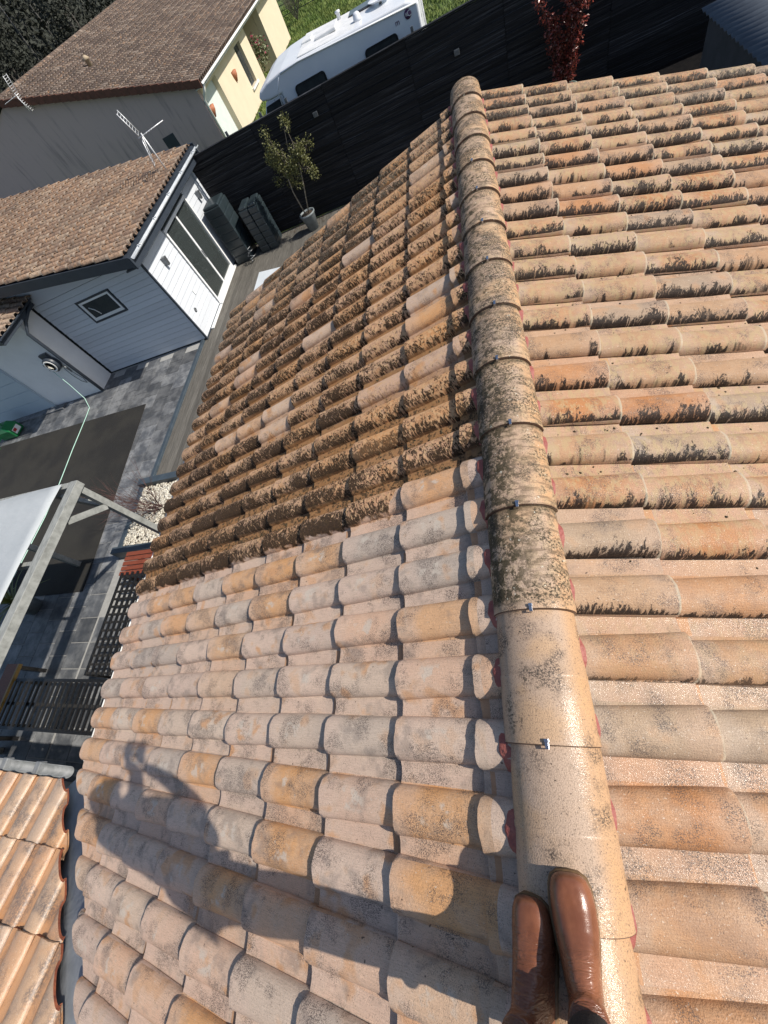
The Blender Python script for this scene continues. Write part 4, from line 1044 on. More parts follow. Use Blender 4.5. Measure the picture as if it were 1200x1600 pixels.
olive = thing('potted_tree', 'slender two-stemmed olive tree in a grey pot against the black fence', 'potted tree', (-4.75, 8.05, G))
MB().lathe((-4.75, 8.05, G), [(0, 0), (.15, 0), (.21, .38), (.235, .40), (.235, .44), (.205, .44), (.20, .40), (0, .40)], 20).build('pot', M_pot, olive)
MB().lathe((-4.75, 8.05, G + .38), [(0, .03), (.20, .025), (.20, 0), (0, 0)], 14).build('soil', M_soil, olive)
m_ = MB(); m_.tube([(-4.80, 8.05, G + .40), (-4.84, 8.05, -2.6), (-4.78, 8.07, -2.1), (-4.62, 8.1, -1.7)], [.018, .016, .014, .008], 6)
m_.tube([(-4.70, 8.05, G + .40), (-4.50, 8.06, -2.6), (-4.36, 8.08, -2.15), (-4.28, 8.1, -1.65)], [.018, .016, .014, .008], 6)
ro = random.Random(8); tips = []
for q in range(34):
    b0 = Vector((-4.55 + ro.uniform(-.25, .3), 8.08, ro.uniform(-2.35, -1.7))); e0 = b0 + Vector((ro.uniform(-.42, .42), ro.uniform(-.22, .15), ro.uniform(-.15, .55)))
    m_.tube([b0, (b0 + e0) / 2 + Vector((0, 0, .05)), e0], [.008, .006, .003], 4); tips.append(e0)
m_.build('trunk', M_bark, olive)
leaves('crown', leafmat('olive_leaf', (.065, .075, .022), (.15, .145, .04)), olive, [(t + Vector((0, 0, -.04)), (.16, .14, .18)) for t in tips], 3800, .026, 2)
phot = thing('potted_shrub', 'glossy red-leaved shrub of upright stems in a pot behind the roof verge', 'potted shrub', (2.10, 8.30, G))
MB().lathe((2.10, 8.30, G), [(0, 0), (.17, 0), (.24, .42), (.265, .44), (.265, .52), (.24, .52), (.235, .45), (0, .45)], 20).build('pot', simple('pale_green_pot', (.28, .34, .30), (.22, .28, .25), 8, .5), phot)
m_ = MB(); tips = []; rp = random.Random(12)
for k, (dx, topz, bx_) in enumerate(((-.48, -1.55, -.45), (-.25, -1.9, -.2), (.05, -1.35, .0), (.28, -1.35, .25), (.40, -1.55, .35), (.12, -1.75, .1))):
    p0 = Vector((2.10 + bx_ * .15, 8.30, G + .45)); p1 = Vector((2.10 + dx, 8.20 + rp.uniform(-.15, .1), topz)); pts = []
    for q in range(7):
        t = q / 6; p = p0.lerp(p1, t) + Vector((0, 0, 0)); p.x = p0.x + (p1.x - p0.x) * t ** 1.3; pts.append(p)
        if q > 0: tips.append((p, (.15, .13, .14)))
    m_.tube(pts, [.016 - .0018 * q for q in range(7)], 6)
m_.build('stems', simple('dark_bark', (.08, .05, .04), None, 20, .8), phot)
nph = N('photinia_leaf'); M_ph = nph.done(nph.ramp(nph.noise(nph.P, 12, 3), [(.3, (.035, .028, .014)), (.48, (.15, .035, .022)), (.68, (.34, .06, .045))]), .28)
leaves('foliage', M_ph, phot, tips, 5200, .034, 5, 1.8)
# white board lying on the deck
m_ = MB(); m_.prism([(-6.36, 6.70, G + .04), (-5.0, 6.35, G + .06), (-5.3, 5.2, G + .06), (-6.34, 5.5, G + .04)], (0, 0, .03))
tag(m_.build('white_board', simple('pale_panel', (.62, .66, .70), (.55, .60, .64), 4, .5), bevel=.005), 'flat white board lying on the grey timber deck beside the roof edge', 'board')

# ---- gravel bed and bare shrub
bed = thing('gravel_bed', 'raised bed of pale pebbles edged with slate grey boards', 'flower bed', (-7.1, -1.15, G))
for a in ((-7.82, -5.6, -.42, -.26), (-7.82, -5.6, -2.02, -1.88)): MB().box(a[0], a[1], a[2], a[3], G - .01, G + .25).build('edging_board', M_kerb, bed, bevel=.006)
MB().box(-7.82, -7.70, -1.88, -.42, G - .01, G + .16).build('edging_board', M_kerb, bed, bevel=.006)
bx('bed_soil', M_soil, bed, -7.70, -5.6, -1.88, -.42, G, G + .13)
m_ = MB(); rgv = random.Random(5); ico = bmesh.new(); bmesh.ops.create_icosphere(ico, subdivisions=1, radius=1); iv = [v.co.copy() for v in ico.verts]; iff = [tuple(v.index for v in f.verts) for f in ico.faces]; ico.free()
for q in range(2600):
    x_, y_ = rgv.uniform(-7.68, -5.7), rgv.uniform(-1.86, -.44); r_ = rgv.uniform(.018, .036); E_ = Matrix.Rotation(rgv.uniform(0, 6), 3, 'Z')
    m_.raw([E_ @ Vector((v.x * r_ * 1.3, v.y * r_, v.z * r_ * .7)) + Vector((x_, y_, G + .135 + rgv.uniform(0, .02))) for v in iv], iff, True)
npb = N('pebble'); M_peb = npb.done(npb.ramp(npb.noise(npb.P, 42, 2), [(.32, (.16, .12, .07)), (.5, (.55, .52, .44)), (.7, (.70, .68, .62))]), .6)
m_.dbl = True; tag(m_.build('pebbles', M_peb, bed), kind='stuff')
shr = thing('bare_shrub', 'leafless reddish twiggy shrub rising from the pebble bed', 'shrub', (-6.95, -1.05, G + .12))
m_ = MB(); rs = random.Random(9)
def twig(p, d, L, r, dep):
    n_ = 5; pts = [Vector(p)]
    for q in range(n_):
        d = (d + Vector((rs.gauss(0, .10), rs.gauss(0, .10), rs.gauss(.02, .06)))).normalized(); pts.append(pts[-1] + d * L / n_)
    m_.tube(pts, [r * (1 - .13 * q) for q in range(n_ + 1)], 4, cap=False)
    if dep > 0:
        for q in range(3): twig(pts[rs.randint(1, 4)], (d + Vector((rs.gauss(0, .4), rs.gauss(0, .4), rs.gauss(.1, .25)))).normalized(), L * rs.uniform(.5, .75), r * .6, dep - 1)
for q in range(20):
    a = rs.uniform(0, 6.28); twig((-6.95 + rs.uniform(-.08, .08), -1.05 + rs.uniform(-.08, .08), G + .13), Vector((math.cos(a) * .7 - .15, math.sin(a) * .7, 1.1)).normalized(), rs.uniform(.6, .95), .007, 2)
m_.build('twigs', simple('red_twig', (.11, .055, .05), (.07, .035, .03), 20, .7), shr)

# ---- pergola with canopy
nw = N('weathered_grey_wood'); xx = nw.sep(nw.P)
wnn = nw.noise(nw.vec(nw.mul(xx[0], 12), nw.mul(xx[1], 3), nw.mul(xx[2], 3)), 3, 5, .65)
M_pw = nw.done(nw.ramp(wnn, [(.3, (.17, .175, .165)), (.55, (.27, .28, .265)), (.8, (.36, .365, .35))]), .75)
per = thing('pergola', 'weathered grey timber pergola posts and beams over the terrace', 'pergola', (-7.5, -3.5, G))
PX = -6.05; PT = -1.36; PY = -1.93
bx('post', M_pw, per, PX - .05, PX + .05, PY - .05, PY + .05, G, PT - .12, bevel=.006)
MB().box(PX - .075, PX + .075, -5.6, PY + .08, PT - .12, PT).build('beam', M_pw, per, bevel=.006)
bx('post', M_pw, per, -9.10, -9.0, PY - .15, PY - .05, G, PT - .12, bevel=.006)
bx('beam', M_pw, per, -12.4, PX - .08, PY - .02, PY + .08, PT - .12, PT - .01, bevel=.006)
MB().box(-9.13, -8.98, -5.6, PY - .03, PT - .13, PT - .005).build('beam', M_pw, per, bevel=.006)
bx('post', M_pw, per, -9.10, -9.0, -5.5, -5.4, G, PT - .13, bevel=.006)
MB().bar((PX - .62, PY + .03, PT - .16), (PX, PY + .03, PT - .80), .07, .09).build('brace', M_pw, per, bevel=.005)
MB().bar((PX, PY - .52, PT - .14), (PX, PY - .05, PT - .56), .07, .09).build('brace', M_pw, per, bevel=.005)
MB().bar((-9.05, -2.75, PT - .16), (-9.05, -2.15, PT - .80), .07, .09).build('brace', M_pw, per, bevel=.005)
for yy in (-3.1, -4.2): MB().box(-8.97, PX - .08, yy - .03, yy + .03, PT - .11, PT - .02).build('rafter', M_pw, per, bevel=.004)
nc = N('pale_canvas'); cn = nc.noise(nc.P, 2.2, 4); M_can = nc.done(nc.mix(cn, (.36, .39, .405), (.45, .475, .49)), .8); nc.b.inputs['Transmission Weight'].default_value = 0
nc.bump(nc.noise(nc.vec(nc.mul(nc.sep(nc.P)[0], 1), nc.mul(nc.sep(nc.P)[1], 3), 0.0), 3, 4), .5, .03)
m_ = MB(); gx, gy = 18, 14; rows = []
for i in range(gx + 1):
    r_ = []
    for j in range(gy + 1):
        u, v = i / gx, j / gy; x_ = -6.22 - u * 4.2 + .05 * math.sin(v * 3.1) ; y_ = -1.90 - v * 3.6
        r_.append(Vector((x_ - .10 * math.sin(math.pi * v), y_ - .05 * math.sin(math.pi * u), PT + .035 - .16 * math.sin(math.pi * u) * math.sin(math.pi * v) ** .6 + .012 * math.sin(9 * u + 5 * v))))
    rows.append(r_)
m_.loft(rows, cap=False, closed=False); m_.dbl = True
o = m_.build('canopy_cloth', M_can); s_ = o.modifiers.new('t', 'SOLIDIFY'); s_.thickness = .004
tag(o, 'off-white canvas canopy stretched over the grey pergola', 'canopy')

# ---- black slatted furniture and red-brown slatted stool
M_blk = simple('black_metal', (.008, .008, .009), (.014, .014, .015), 20, .38)
bench = thing('slatted_bench', 'black low bench along the house wall with a latticed slat seat', 'bench', (-6.4, -3.4, G))
for i in range(7): bx('seat_slat', M_blk, bench, -6.98 + i * .13, -6.945 + i * .13, -4.28, -2.55, -3.17, -3.14)
for j in range(13): bx('cross_slat', M_blk, bench, -7.0, -6.15, -4.26 + j * .135, -4.225 + j * .135, -3.20, -3.172)
for x_ in (-6.98, -6.19):
    for y_ in (-4.26, -2.6): bx('leg', M_blk, bench, x_ - .02, x_ + .02, y_ - .02, y_ + .02, G, -3.20)
tabl = thing('slatted_table', 'black slatted low table beside the latticed bench', 'table', (-7.6, -4.8, G))
for i in range(18): bx('slat', M_blk, tabl, -8.56 + i * .128, -8.52 + i * .128, -5.05, -4.38, -3.10, -3.07)
for y_ in (-5.07, -4.72, -4.36): bx('rail', M_blk, tabl, -8.6, -6.25, y_ - .025, y_ + .025, -3.145, -3.102)
for x_ in (-8.56, -6.3):
    for y_ in (-5.05, -4.38): bx('leg', M_blk, tabl, x_ - .025, x_ + .025, y_ - .025, y_ + .025, G, -3.146)
M_teak = simple('red_brown_wood', (.26, .065, .03), (.16, .04, .02), 12, .5, .3, 40, stretch=(1, 8, 1))
st = thing('wooden_stool', 'red-brown slatted wooden stool at the corner of the pebble bed', 'stool', (-6.9, -2.35, G))
for j in range(5): bx('slat', M_teak, st, -7.10, -6.2, -2.58 + j * .095, -2.50 + j * .095, -3.22, -3.19, bevel=.006)
for x_ in (-7.05, -6.25):
    for y_ in (-2.54, -2.16): bx('leg', M_teak, st, x_ - .025, x_ + .025, y_ - .025, y_ + .025, G, -3.222)
wb = thing('wooden_bench', 'long reddish wooden bench with golden edge under the canopy', 'bench', (-8.8, -4.7, G))
MB().box(-9.0, -8.68, -5.3, -4.1, -3.13, -3.08).build('seat', M_teak, wb, bevel=.006)
MB().box(-8.679, -8.64, -5.3, -4.1, -3.13, -3.07).build('edge_strip', simple('golden_wood', (.45, .27, .06), (.35, .2, .05), 8, .4), wb)
for y_ in (-5.25, -4.15): bx('leg', M_blk, wb, -8.96, -8.72, y_ - .03, y_ + .03, G, -3.131)
for k, (x0, x1, y0, y1, z0) in enumerate(((-6.9, -6.2, -5.55, -5.43, -2.75), (-6.19, -4.6, -5.52, -5.46, -2.72))):
    tag(bx('timber_plank', simple('mossy_plank', (.20, .15, .07), (.12, .10, .05), 20, .8) if k == 0 else M_pw, None, x0, x1, y0, y1, z0 - .04, z0 + .04), ('short mossy brown plank left of the wing gutter', 'long pale grey plank running along the wing gutter')[k], 'plank')
# potted palm in the shade of the canopy
palm = thing('potted_palm', 'small yellow-green palm in the shade beneath the canopy', 'palm', (-9.9, -2.9, G))
MB().lathe((-9.9, -2.9, G), [(0, 0), (.16, 0), (.22, .34), (.22, .38), (.19, .38), (0, .34)], 16).build('pot', M_pot, palm)
def fronds(parent, c, n_, L, m, seed, wd=.03):
    r_ = random.Random(seed)
    for q in range(n_):
        a = 6.28 * q / n_ + r_.uniform(-.2, .2); el = r_.uniform(.2, 1.2); d = Vector((math.cos(a) * math.cos(el), math.sin(a) * math.cos(el), math.sin(el)))
        side = Vector((-math.sin(a), math.cos(a), 0)); p = Vector(c); rows = []
        for k in range(6):
            w_ = wd * (1 - k / 5.2); rows.append([p - side * w_, p + Vector((0, 0, -w_ * .3)), p + side * w_]); p = p + d * L / 5; d = (d + Vector((0, 0, -.16))).normalized()
        f_ = MB(); f_.loft(rows, cap=False, closed=False); f_.dbl = True; f_.build('frond', m, parent)
fronds(palm, (-9.9, -2.9, G + .4), 26, .9, leafmat('palm_leaf', (.20, .22, .05), (.12, .15, .04)), 3)

# ============================================================ BEYOND THE FENCE
# camper
M_camp = simple('camper_white', (.70, .72, .75), (.64, .66, .70), 1.5, .3)
M_camproof = simple('camper_roof', (.74, .74, .74), (.60, .61, .61), 4, .5)
camper = thing('camper_van', 'white coachbuilt camper parked close behind the black fence', 'camper', (-3.2, 11.3, G))
CY0, CY1, CX0, CX1 = 10.3, 12.35, -5.35, -.80
def cprof(y_):   # side outline: lower body, overcab nose, roof
    return [(-4.72, y_, G + .45), (CX1, y_, G + .45), (CX1, y_, -1.02), (-1.1, y_, -.94), (-4.0, y_, -.84), (-4.55, y_, -.855), (-5.0, y_, -.91), (-5.28, y_, -1.0), (-5.38, y_, -1.11), (-5.33, y_, -1.20), (-5.1, y_, -1.245), (-4.72, y_, -1.25)]
m_ = MB(); m_.prism(cprof(CY0), (0, CY1 - CY0, 0)); m_.build('body', M_camp, camper, bevel=.05, seg=3)
m_ = MB(); m_.prism([(-1.2, CY0 + .12, -.935), (-4.0, CY0 + .12, -.835), (-4.5, CY0 + .12, -.85), (-4.95, CY0 + .2, -.96)][::-1] + [], (0, CY1 - CY0 - .24, 0)) if False else None
m_ = MB(); m_.prism([(CX1 - .1, CY0 + .10, -1.0), (-4.0, CY0 + .10, -.838), (-4.0, CY0 + .10, -.810), (CX1 - .1, CY0 + .10, -.975)], (0, CY1 - CY0 - .2, 0)); m_.build('roof_panel', M_camproof, camper, bevel=.012)
m_ = MB(); m_.tube([(CX1 - .05, CY0 - .012, -1.03), (-4.0, CY0 - .012, -.87), (-4.55, CY0 - .012, -.90)], .018, 6); m_.build('roof_rail', M_camp, camper)
# cab
m_ = MB(); m_.prism([(-4.73, CY0 + .06, G + .45), (-4.73, CY0 + .06, -1.24), (-5.26, CY0 + .06, -1.24), (-5.85, CY0 + .06, -2.05), (-6.9, CY0 + .1, -2.55), (-7.05, CY0 + .1, -3.2), (-7.0, CY0 + .1, G + .35)], (0, CY1 - CY0 - .2, 0)); m_.build('cab', M_camp, camper, bevel=.05, seg=3)
M_cglass = simple('camper_glass', (.025, .028, .03), (.05, .055, .055), 3, .08)
def round_poly(x0, x1, z0, z1, r, y_, n_=5):
    pts = []
    for cx, cz, a0 in ((x1 - r, z1 - r, 0), (x0 + r, z1 - r, 90), (x0 + r, z0 + r, 180), (x1 - r, z0 + r, 270)):
        for q in range(n_): a = rad(a0 + 90 * q / (n_ - 1)); pts.append((cx + r * math.cos(a), y_, cz + r * math.sin(a)))
    return pts
for x0, x1, zt in ((-4.33, -3.42, -1.235), (-2.30, -1.42, -1.30)):
    f_ = MB(); f_.prism(round_poly(x0, x1, zt - .55, zt, .09, CY0 - .03), (0, .028, 0)); wq = f_.build('side_window', M_blk, camper)
    f_ = MB(); f_.prism(round_poly(x0 + .045, x1 - .045, zt - .505, zt - .045, .06, CY0 - .036), (0, .005, 0)); f_.build('pane', M_cglass, wq)
f_ = MB(); f_.prism([(-5.50, CY0 + .03, -1.68), (-5.29, CY0 + .03, -1.33), (-4.84, CY0 + .03, -1.31), (-4.79, CY0 + .03, -1.66)], (0, .028, 0)); wq = f_.build('cab_window', M_blk, camper)
f_ = MB(); f_.prism([(-5.44, CY0 + .024, -1.65), (-5.27, CY0 + .024, -1.36), (-4.87, CY0 + .024, -1.34), (-4.83, CY0 + .024, -1.63)], (0, .005, 0)); f_.build('pane', M_cglass, wq)
m_ = MB(); m_.tube([(-4.62, CY0 - .004, -.95), (-4.80, CY0 - .004, -1.15), (-4.86, CY0 - .004, -1.6)], .012, 6); m_.build('body_seam', M_camp, camper)
rt = lambda x_: -.84 + (x_ + 4.0) * -.05 + .02
bx('roof_hatch', M_camproof, camper, -3.55, -2.95, 11.0, 11.6, rt(-3.3), rt(-3.3) + .07, bevel=.02)
bx('roof_hatch', M_camproof, camper, -4.0, -3.7, 11.3, 11.65, rt(-3.8), rt(-3.8) + .05, bevel=.02)
MB().box(-2.65, -1.95, 11.6, 12.1, rt(-2.3) + .02, rt(-2.3) + .05).build('solar_panel', simple('solar_cells', (.03, .035, .05), (.05, .055, .07), 30, .2), camper)
MB().lathe((-2.35, 10.95, rt(-2.3)), [(0, .16), (.05, .155), (.09, .12), (.10, .05), (.12, .01), (0, 0)], 16).build('roof_dome', M_camp, camper)
MB().lathe((-1.75, 11.35, rt(-1.7) + .05), [(0, .02), (.18, .045), (.30, .09), (.31, .085), (.18, .03), (0, .0)], 24).build('satellite_dish', M_camp, camper)
MB().tube([(-1.75, 11.35, rt(-1.7)), (-1.75, 11.35, rt(-1.7) + .08)], .04, 8).build('dish_mount', M_gm, camper)
MB().lathe((-2.95, 11.95, rt(-2.9)), [(.05, 0), (.05, .12), (.07, .13), (.07, .17), (0, .18)], 12).build('roof_vent', M_camp, camper)
for x0 in (CX1 - .0,):
    m_ = MB()
    for yy in (10.55, 10.85): m_.tube([(x0 + .06, yy, G + .6), (x0 + .06, yy, -1.0), (x0 - .05, yy, -.90)], .014, 6)
    for z_ in range(8): m_.tube([(x0 + .06, 10.55, G + .75 + z_ * .26), (x0 + .06, 10.85, G + .75 + z_ * .26)], .012, 5)
    m_.build('ladder', M_alu, camper)
for x_ in (-5.9, -1.9):
    wq = MB().lathe((x_, CY0 + .12, G + .36), [(0, 0), (.2, 0), (.33, .02), (.35, .06), (.35, .2), (.30, .22), (0, .22)], 24, 'Y').build('wheel', M_blk, camper)
    MB().lathe((x_, CY0 + .115, G + .36), [(0, 0), (.19, 0), (.19, .01), (0, .01)], 18, 'Y').build('rim', M_alu, wq)
# round badge and letter on the flank
M_badge = simple('purple_print', (.085, .03, .10), (.07, .02, .085), 10, .4)
bg_ = MB().lathe((-1.08, CY0 - .012, -1.13), [(0, 0), (.085, 0), (.085, .006), (0, .006)], 24, 'Y').build('badge', M_badge, camper)
def text_mesh(txt, size, M, name, mat_, parent):
    cu = bpy.data.curves.new(name, 'FONT'); cu.body = txt; cu.size = size; cu.extrude = .002; cu.align_x = 'CENTER'; cu.align_y = 'CENTER'
    ob = bpy.data.objects.new(name, cu); C.objects.link(ob); bpy.context.view_layer.update()
    me = bpy.data.meshes.new_from_object(ob.evaluated_get(bpy.context.evaluated_depsgraph_get())); C.objects.unlink(ob); bpy.data.objects.remove(ob)
    me.materials.clear(); me.materials.append(mat_); o = bpy.data.objects.new(name, me); link(o, parent, M); return o
RX = Matrix.Rotation(rad(90), 4, 'X')
text_mesh('C', .14, Matrix.Translation((-1.045, CY0 - .018, -1.13)) @ RX @ Matrix.Rotation(0, 4, 'Z'), 'badge_letter', M_white, bg_)
text_mesh('K', .09, Matrix.Translation((-1.11, CY0 - .018, -1.13)) @ RX, 'badge_letter', M_white, bg_)
text_mesh('m', .15, Matrix.Translation((-1.36, CY0 - .006, -1.17)) @ RX, 'flank_letter', M_badge, camper)
for x_ in (-4.98, -4.80): text_mesh('c', .07, Matrix.Translation((x_, CY0 - .006, -1.28)) @ RX, 'flank_letter', M_badge, camper)

# far house
fh = thing('far_house', 'yellow rendered house with a dark mossy tiled roof and grey gable wall', 'house', (-17.9, 25, G))
M_yel = simple('yellow_render', (.64, .56, .41), (.60, .52, .38), 1.5, .85)
ngb = N('stained_grey_render'); xx = ngb.sep(ngb.P)
gs = ngb.noise(ngb.vec(ngb.mul(xx[0], 2.2), 0.0, ngb.mul(xx[2], .25)), 1.8, 5, .65)
gcol = ngb.mix(ngb.mul(ngb.step(gs, .50, .74), .7), (.50, .39, .37), (.22, .185, .18)); ngb.bump(ngb.noise(ngb.P, 30, 3), .3, .01); M_gab = ngb.done(gcol, .9)
HX, HY0, HY1, RZ, EZ = -10.05, 17.2, 33.5, 1.42, -1.05
RXr = -17.95; SF = math.atan((RZ - EZ) / (HX + .35 - RXr))
m_ = MB(); m_.prism([(HX, HY0, G), (-26, HY0, G), (-26, HY0, EZ - .12), (RXr, HY0, RZ - .15), (HX, HY0, EZ - .12)], (0, .3, 0)); m_.build('gable_wall', M_gab, fh)
# front wall facing the sun, with garage opening, window and deep recess
m_ = MB()
m_.box(HX - .35, HX, HY0 + .301, 17.45, G, EZ - .12); m_.box(HX - .35, HX, 17.45, 19.6, -1.45, EZ - .12); m_.box(HX - .35, HX, 19.6, 23.15, G, EZ - .12)
m_.box(HX - .35, HX, 23.15, 24.25, G, -2.95); m_.box(HX - .35, HX, 23.15, 24.25, -1.50, EZ - .12); m_.box(HX - .35, HX, 24.25, 25.6, G, EZ - .12)
m_.box(HX - 1.8, HX - 1.5, 25.6, 29.0, G, EZ - .12); m_.box(HX - 1.5, HX - .36, 25.3, 25.6, G, EZ - .12)
m_.box(HX - .35, HX, 29.0, HY1, G, EZ - .12); m_.box(HX - 1.5, HX - .36, 29.0, 29.3, G, EZ - .12)
m_.build('front_wall', M_yel, fh)
m_ = MB(); m_.box(-26, HX - .36, HY1 - .3, HY1, G, EZ - .2); m_.box(-26.2, -26, HY0 + .3, HY1, G, EZ - .2); m_.build('back_wall', M_yel, fh)
bx('garage_door', simple('pale_green_door', (.62, .67, .64), (.56, .62, .60), 3, .5), fh, HX - .30, HX - .24, 17.45, 19.6, G, -1.45)
wq = bx('window', M_anth, fh, HX - .22, HX - .16, 23.15, 24.25, -2.95, -1.50)
bx('pane', M_cglass, wq, HX - .158, HX - .15, 23.22, 23.68, -2.85, -1.60); bx('pane', M_cglass, wq, HX - .158, HX - .15, 23.74, 24.18, -2.85, -1.60)
bx('window_sill', M_white, wq, HX - .15, HX + .09, 23.05, 24.35, -3.03, -2.951)
M_terra = simple('terracotta', (.42, .16, .08), (.34, .12, .06), 10, .7)
for yy, zz in ((21.6, -2.05), (16.95 + .55, -2.0)):
    m_ = MB(); m_.loft([[Vector((HX + .002 + abs(r_ * math.cos(a)), yy + r_ * math.sin(a), zz + h_)) for a in [-math.pi / 2 + math.pi * q / 8 for q in range(9)]] for r_, h_ in ((.20, .16), (.17, .0), (.06, -.2))], smooth=True); m_.build('wall_sconce', M_terra, fh)
for yy in (27.0, 28.2):
    pass
UF = Vector((math.cos(SF), 0, -math.sin(SF))); NF = UF.cross(VS2)
M_ft = tile_mat('far_tile', (RXr, HY0 - .2, RZ), UF, VS2, .36, .25, 0, 0, 'far', [(0, (.075, .055, .046)), (.35, (.125, .09, .074)), (.65, (.058, .045, .040)), (.85, (.17, .13, .105)), (1, (.27, .22, .18))])
fsl = (HX + .45 - RXr) / math.cos(SF)
tiled_roof(fh, (RXr, HY0 - .2, RZ), UF, VS2, NF, fsl, HY1 - HY0 + .4, M_ft, .36, .25, nb=4, cap=0, h=.085)
m_ = MB(); m_.prism([(RXr, HY0 - .1, RZ - .06), (HX + .40, HY0 - .1, EZ - .06), (HX + .40, HY1, EZ - .06), (RXr, HY1, RZ - .06)], (0, 0, -.06)); m_.prism([(RXr, HY0 - .1, RZ - .06), (-26.5, HY0 - .1, EZ - .1), (-26.5, HY1, EZ - .1), (RXr, HY1, RZ - .06)], (0, 0, -.06)); m_.build('roof_deck', M_deck, fh)
# red clay verge tiles along the gable edge
nvt = 26
vt = None
for q in range(nvt):
    a = q / nvt; b = (q + .97) / nvt
    x0 = RXr + (HX + .40 - RXr) * a; x1 = RXr + (HX + .40 - RXr) * b; z0 = RZ + (EZ - RZ) * a; z1 = RZ + (EZ - RZ) * b
    m_ = MB(); m_.prism([(x0, HY0 - .24, z0 + .02), (x1, HY0 - .24, z1 + .05), (x1, HY0 - .24, z1 - .20), (x0, HY0 - .24, z0 - .22)], (0, .05, 0)); m_.build('verge_tile', simple('verge_clay', (.15, .06, .04), (.10, .045, .03), 6, .85) if q == 0 else bpy.data.materials['verge_clay'], fh)
for q in range(40):
    yy = HY0 - .2 + q * .42
    m_ = MB(); m_.loft([[Vector((RXr + .15 * math.cos(a), y_, RZ - .02 + .11 * math.sin(a))) for a in [math.pi * k / 6 for k in range(7)]] for y_ in (yy, yy + .40)], cap=False, closed=False); m_.dbl = True
    m_.build('ridge_tile', M_ft, fh)
gt = MB(); rg = []
for yy in (HY0 - .2, HY1): rg.append([Vector((HX + .50 + .075 * math.cos(a), yy, EZ - .06 - .075 * math.sin(a))) for a in [math.pi * q / 6 for q in range(7)]])
gt.loft(rg, cap=False, closed=False); o = gt.build('gutter', M_white, fh); s_ = o.modifiers.new('t', 'SOLIDIFY'); s_.thickness = .008
bx('soffit', M_white, fh, HX + .001, HX + .42, HY0 - .1, HY1, EZ - .20, EZ - .17)
MB().tube([(HX + .45, HY0 - .1, EZ - .12), (HX + .3, HY0 - .1, EZ - .35), (HX + .06, HY0 + .06, EZ - .55), (HX + .06, HY0 + .06, G)], .05, 8).build('downpipe', M_white, fh)
MB().lathe((-15.2, 20.1, RZ - (RXr - -15.2) * 0 - (-15.2 - RXr) * math.tan(SF)), [(.10, 0), (.10, .22), (.17, .24), (.06, .36), (0, .37)], 12).build('chimney_vent', simple('pale_cowl', (.40, .32, .22), None, 6, .8), fh)
m_ = MB(); m_.box(-12.6, -12.0, HY0 - .005, HY0 + .02, -2.6, -1.9); wq = m_.build('gable_window', M_anth, fh)
antenna((-16.9, HY0 - .30, .75), 'dark old antenna fixed to the gable of the far house', .55, rad(200)).scale = (1, 1, 1)
# flowers by the recess
fl = thing('flowering_shrub', 'small shrub with pink flowers by the yellow house wall', 'shrub', (HX + .3, 27.5, G))
leaves('foliage', leafmat('dusty_leaf', (.10, .12, .05), (.16, .17, .08)), fl, [((HX - .3, 27.4, G + 1.0), (.5, .7, .7))], 500, .07, 3)
leaves('flowers', simple('pink_petal', (.35, .05, .10), (.25, .03, .06), 8, .6), fl, [((HX - .2, 27.4, G + 1.3), (.5, .7, .6))], 60, .09, 4, 1.0)

# corrugated shed on the right
cs = thing('corrugated_shed', 'low dark grey shed with a corrugated sheet roof at the right', 'shed', (5.8, 4.5, G))
M_cor = simple('slate_sheet', (.085, .10, .12), (.06, .072, .09), 4, .6)
bx('wall', simple('dark_grey_wall', (.055, .06, .068), (.04, .045, .05), 4, .8, .3, 40), cs, 3.90, 8.0, 3.15, 5.75, G, -2.06)
for si, (x0, x1) in enumerate(((3.78, 5.1), (5.1, 6.4), (6.4, 7.9))):
    rows = []; ns = 70
    for x_ in (x0 - (0 if si == 0 else .08), x1):
        rows.append([Vector((x_, 3.02 + 2.83 * q / ns, -2.0 - (.02 * si) + .04 * (x_ - 3.78) + .016 * math.sin(q * 2 * math.pi / 4.0))) for q in range(ns + 1)])
    m_ = MB(); m_.loft(rows, cap=False, closed=False); m_.dbl = True; o = m_.build('roof_sheet', M_cor, cs); s_ = o.modifiers.new('t', 'SOLIDIFY'); s_.thickness = .012; s_.offset = -1

# woodland behind the far house
hl = MB(); rows = []
for i in range(13):
    a_ = i / 12; rows.append([Vector((-34 - 46 * a_ * .55 - j * 0.0 + 3 * mnoise.noise(Vector((i * .4, j * .3, 0))), 8 + j * 7 + 0 * i, G - .3 + 16 * a_ ** 1.1 * (.85 + .3 * mnoise.noise(Vector((i * .3, j * .35, 4)))))) for j in range(20)])
hl.loft(rows, cap=False, closed=False); hl.dbl = True
tag(hl.build('wooded_hillside', simple('hillside', (.022, .024, .018), (.012, .013, .010), 1.2, .95, .9, 3, bd=.3)), kind='structure')
M_wl = leafmat('woodland_leaf', (.014, .018, .012), (.03, .034, .024), .8)
M_wb = simple('woodland_bark', (.035, .032, .028), (.06, .055, .048), 4, .9)
rw = random.Random(21)
TREES = [(-24.5, 19, 6.5), (-25.5, 25, 8), (-27, 31, 8), (-24.5, 37, 9), (-30, 22, 9), (-33, 28, 9), (-31, 36, 10), (-22, 41, 9), (-29, 44, 11), (-36, 34, 11), (-36, 24, 9), (-28, 16.5, 7)]
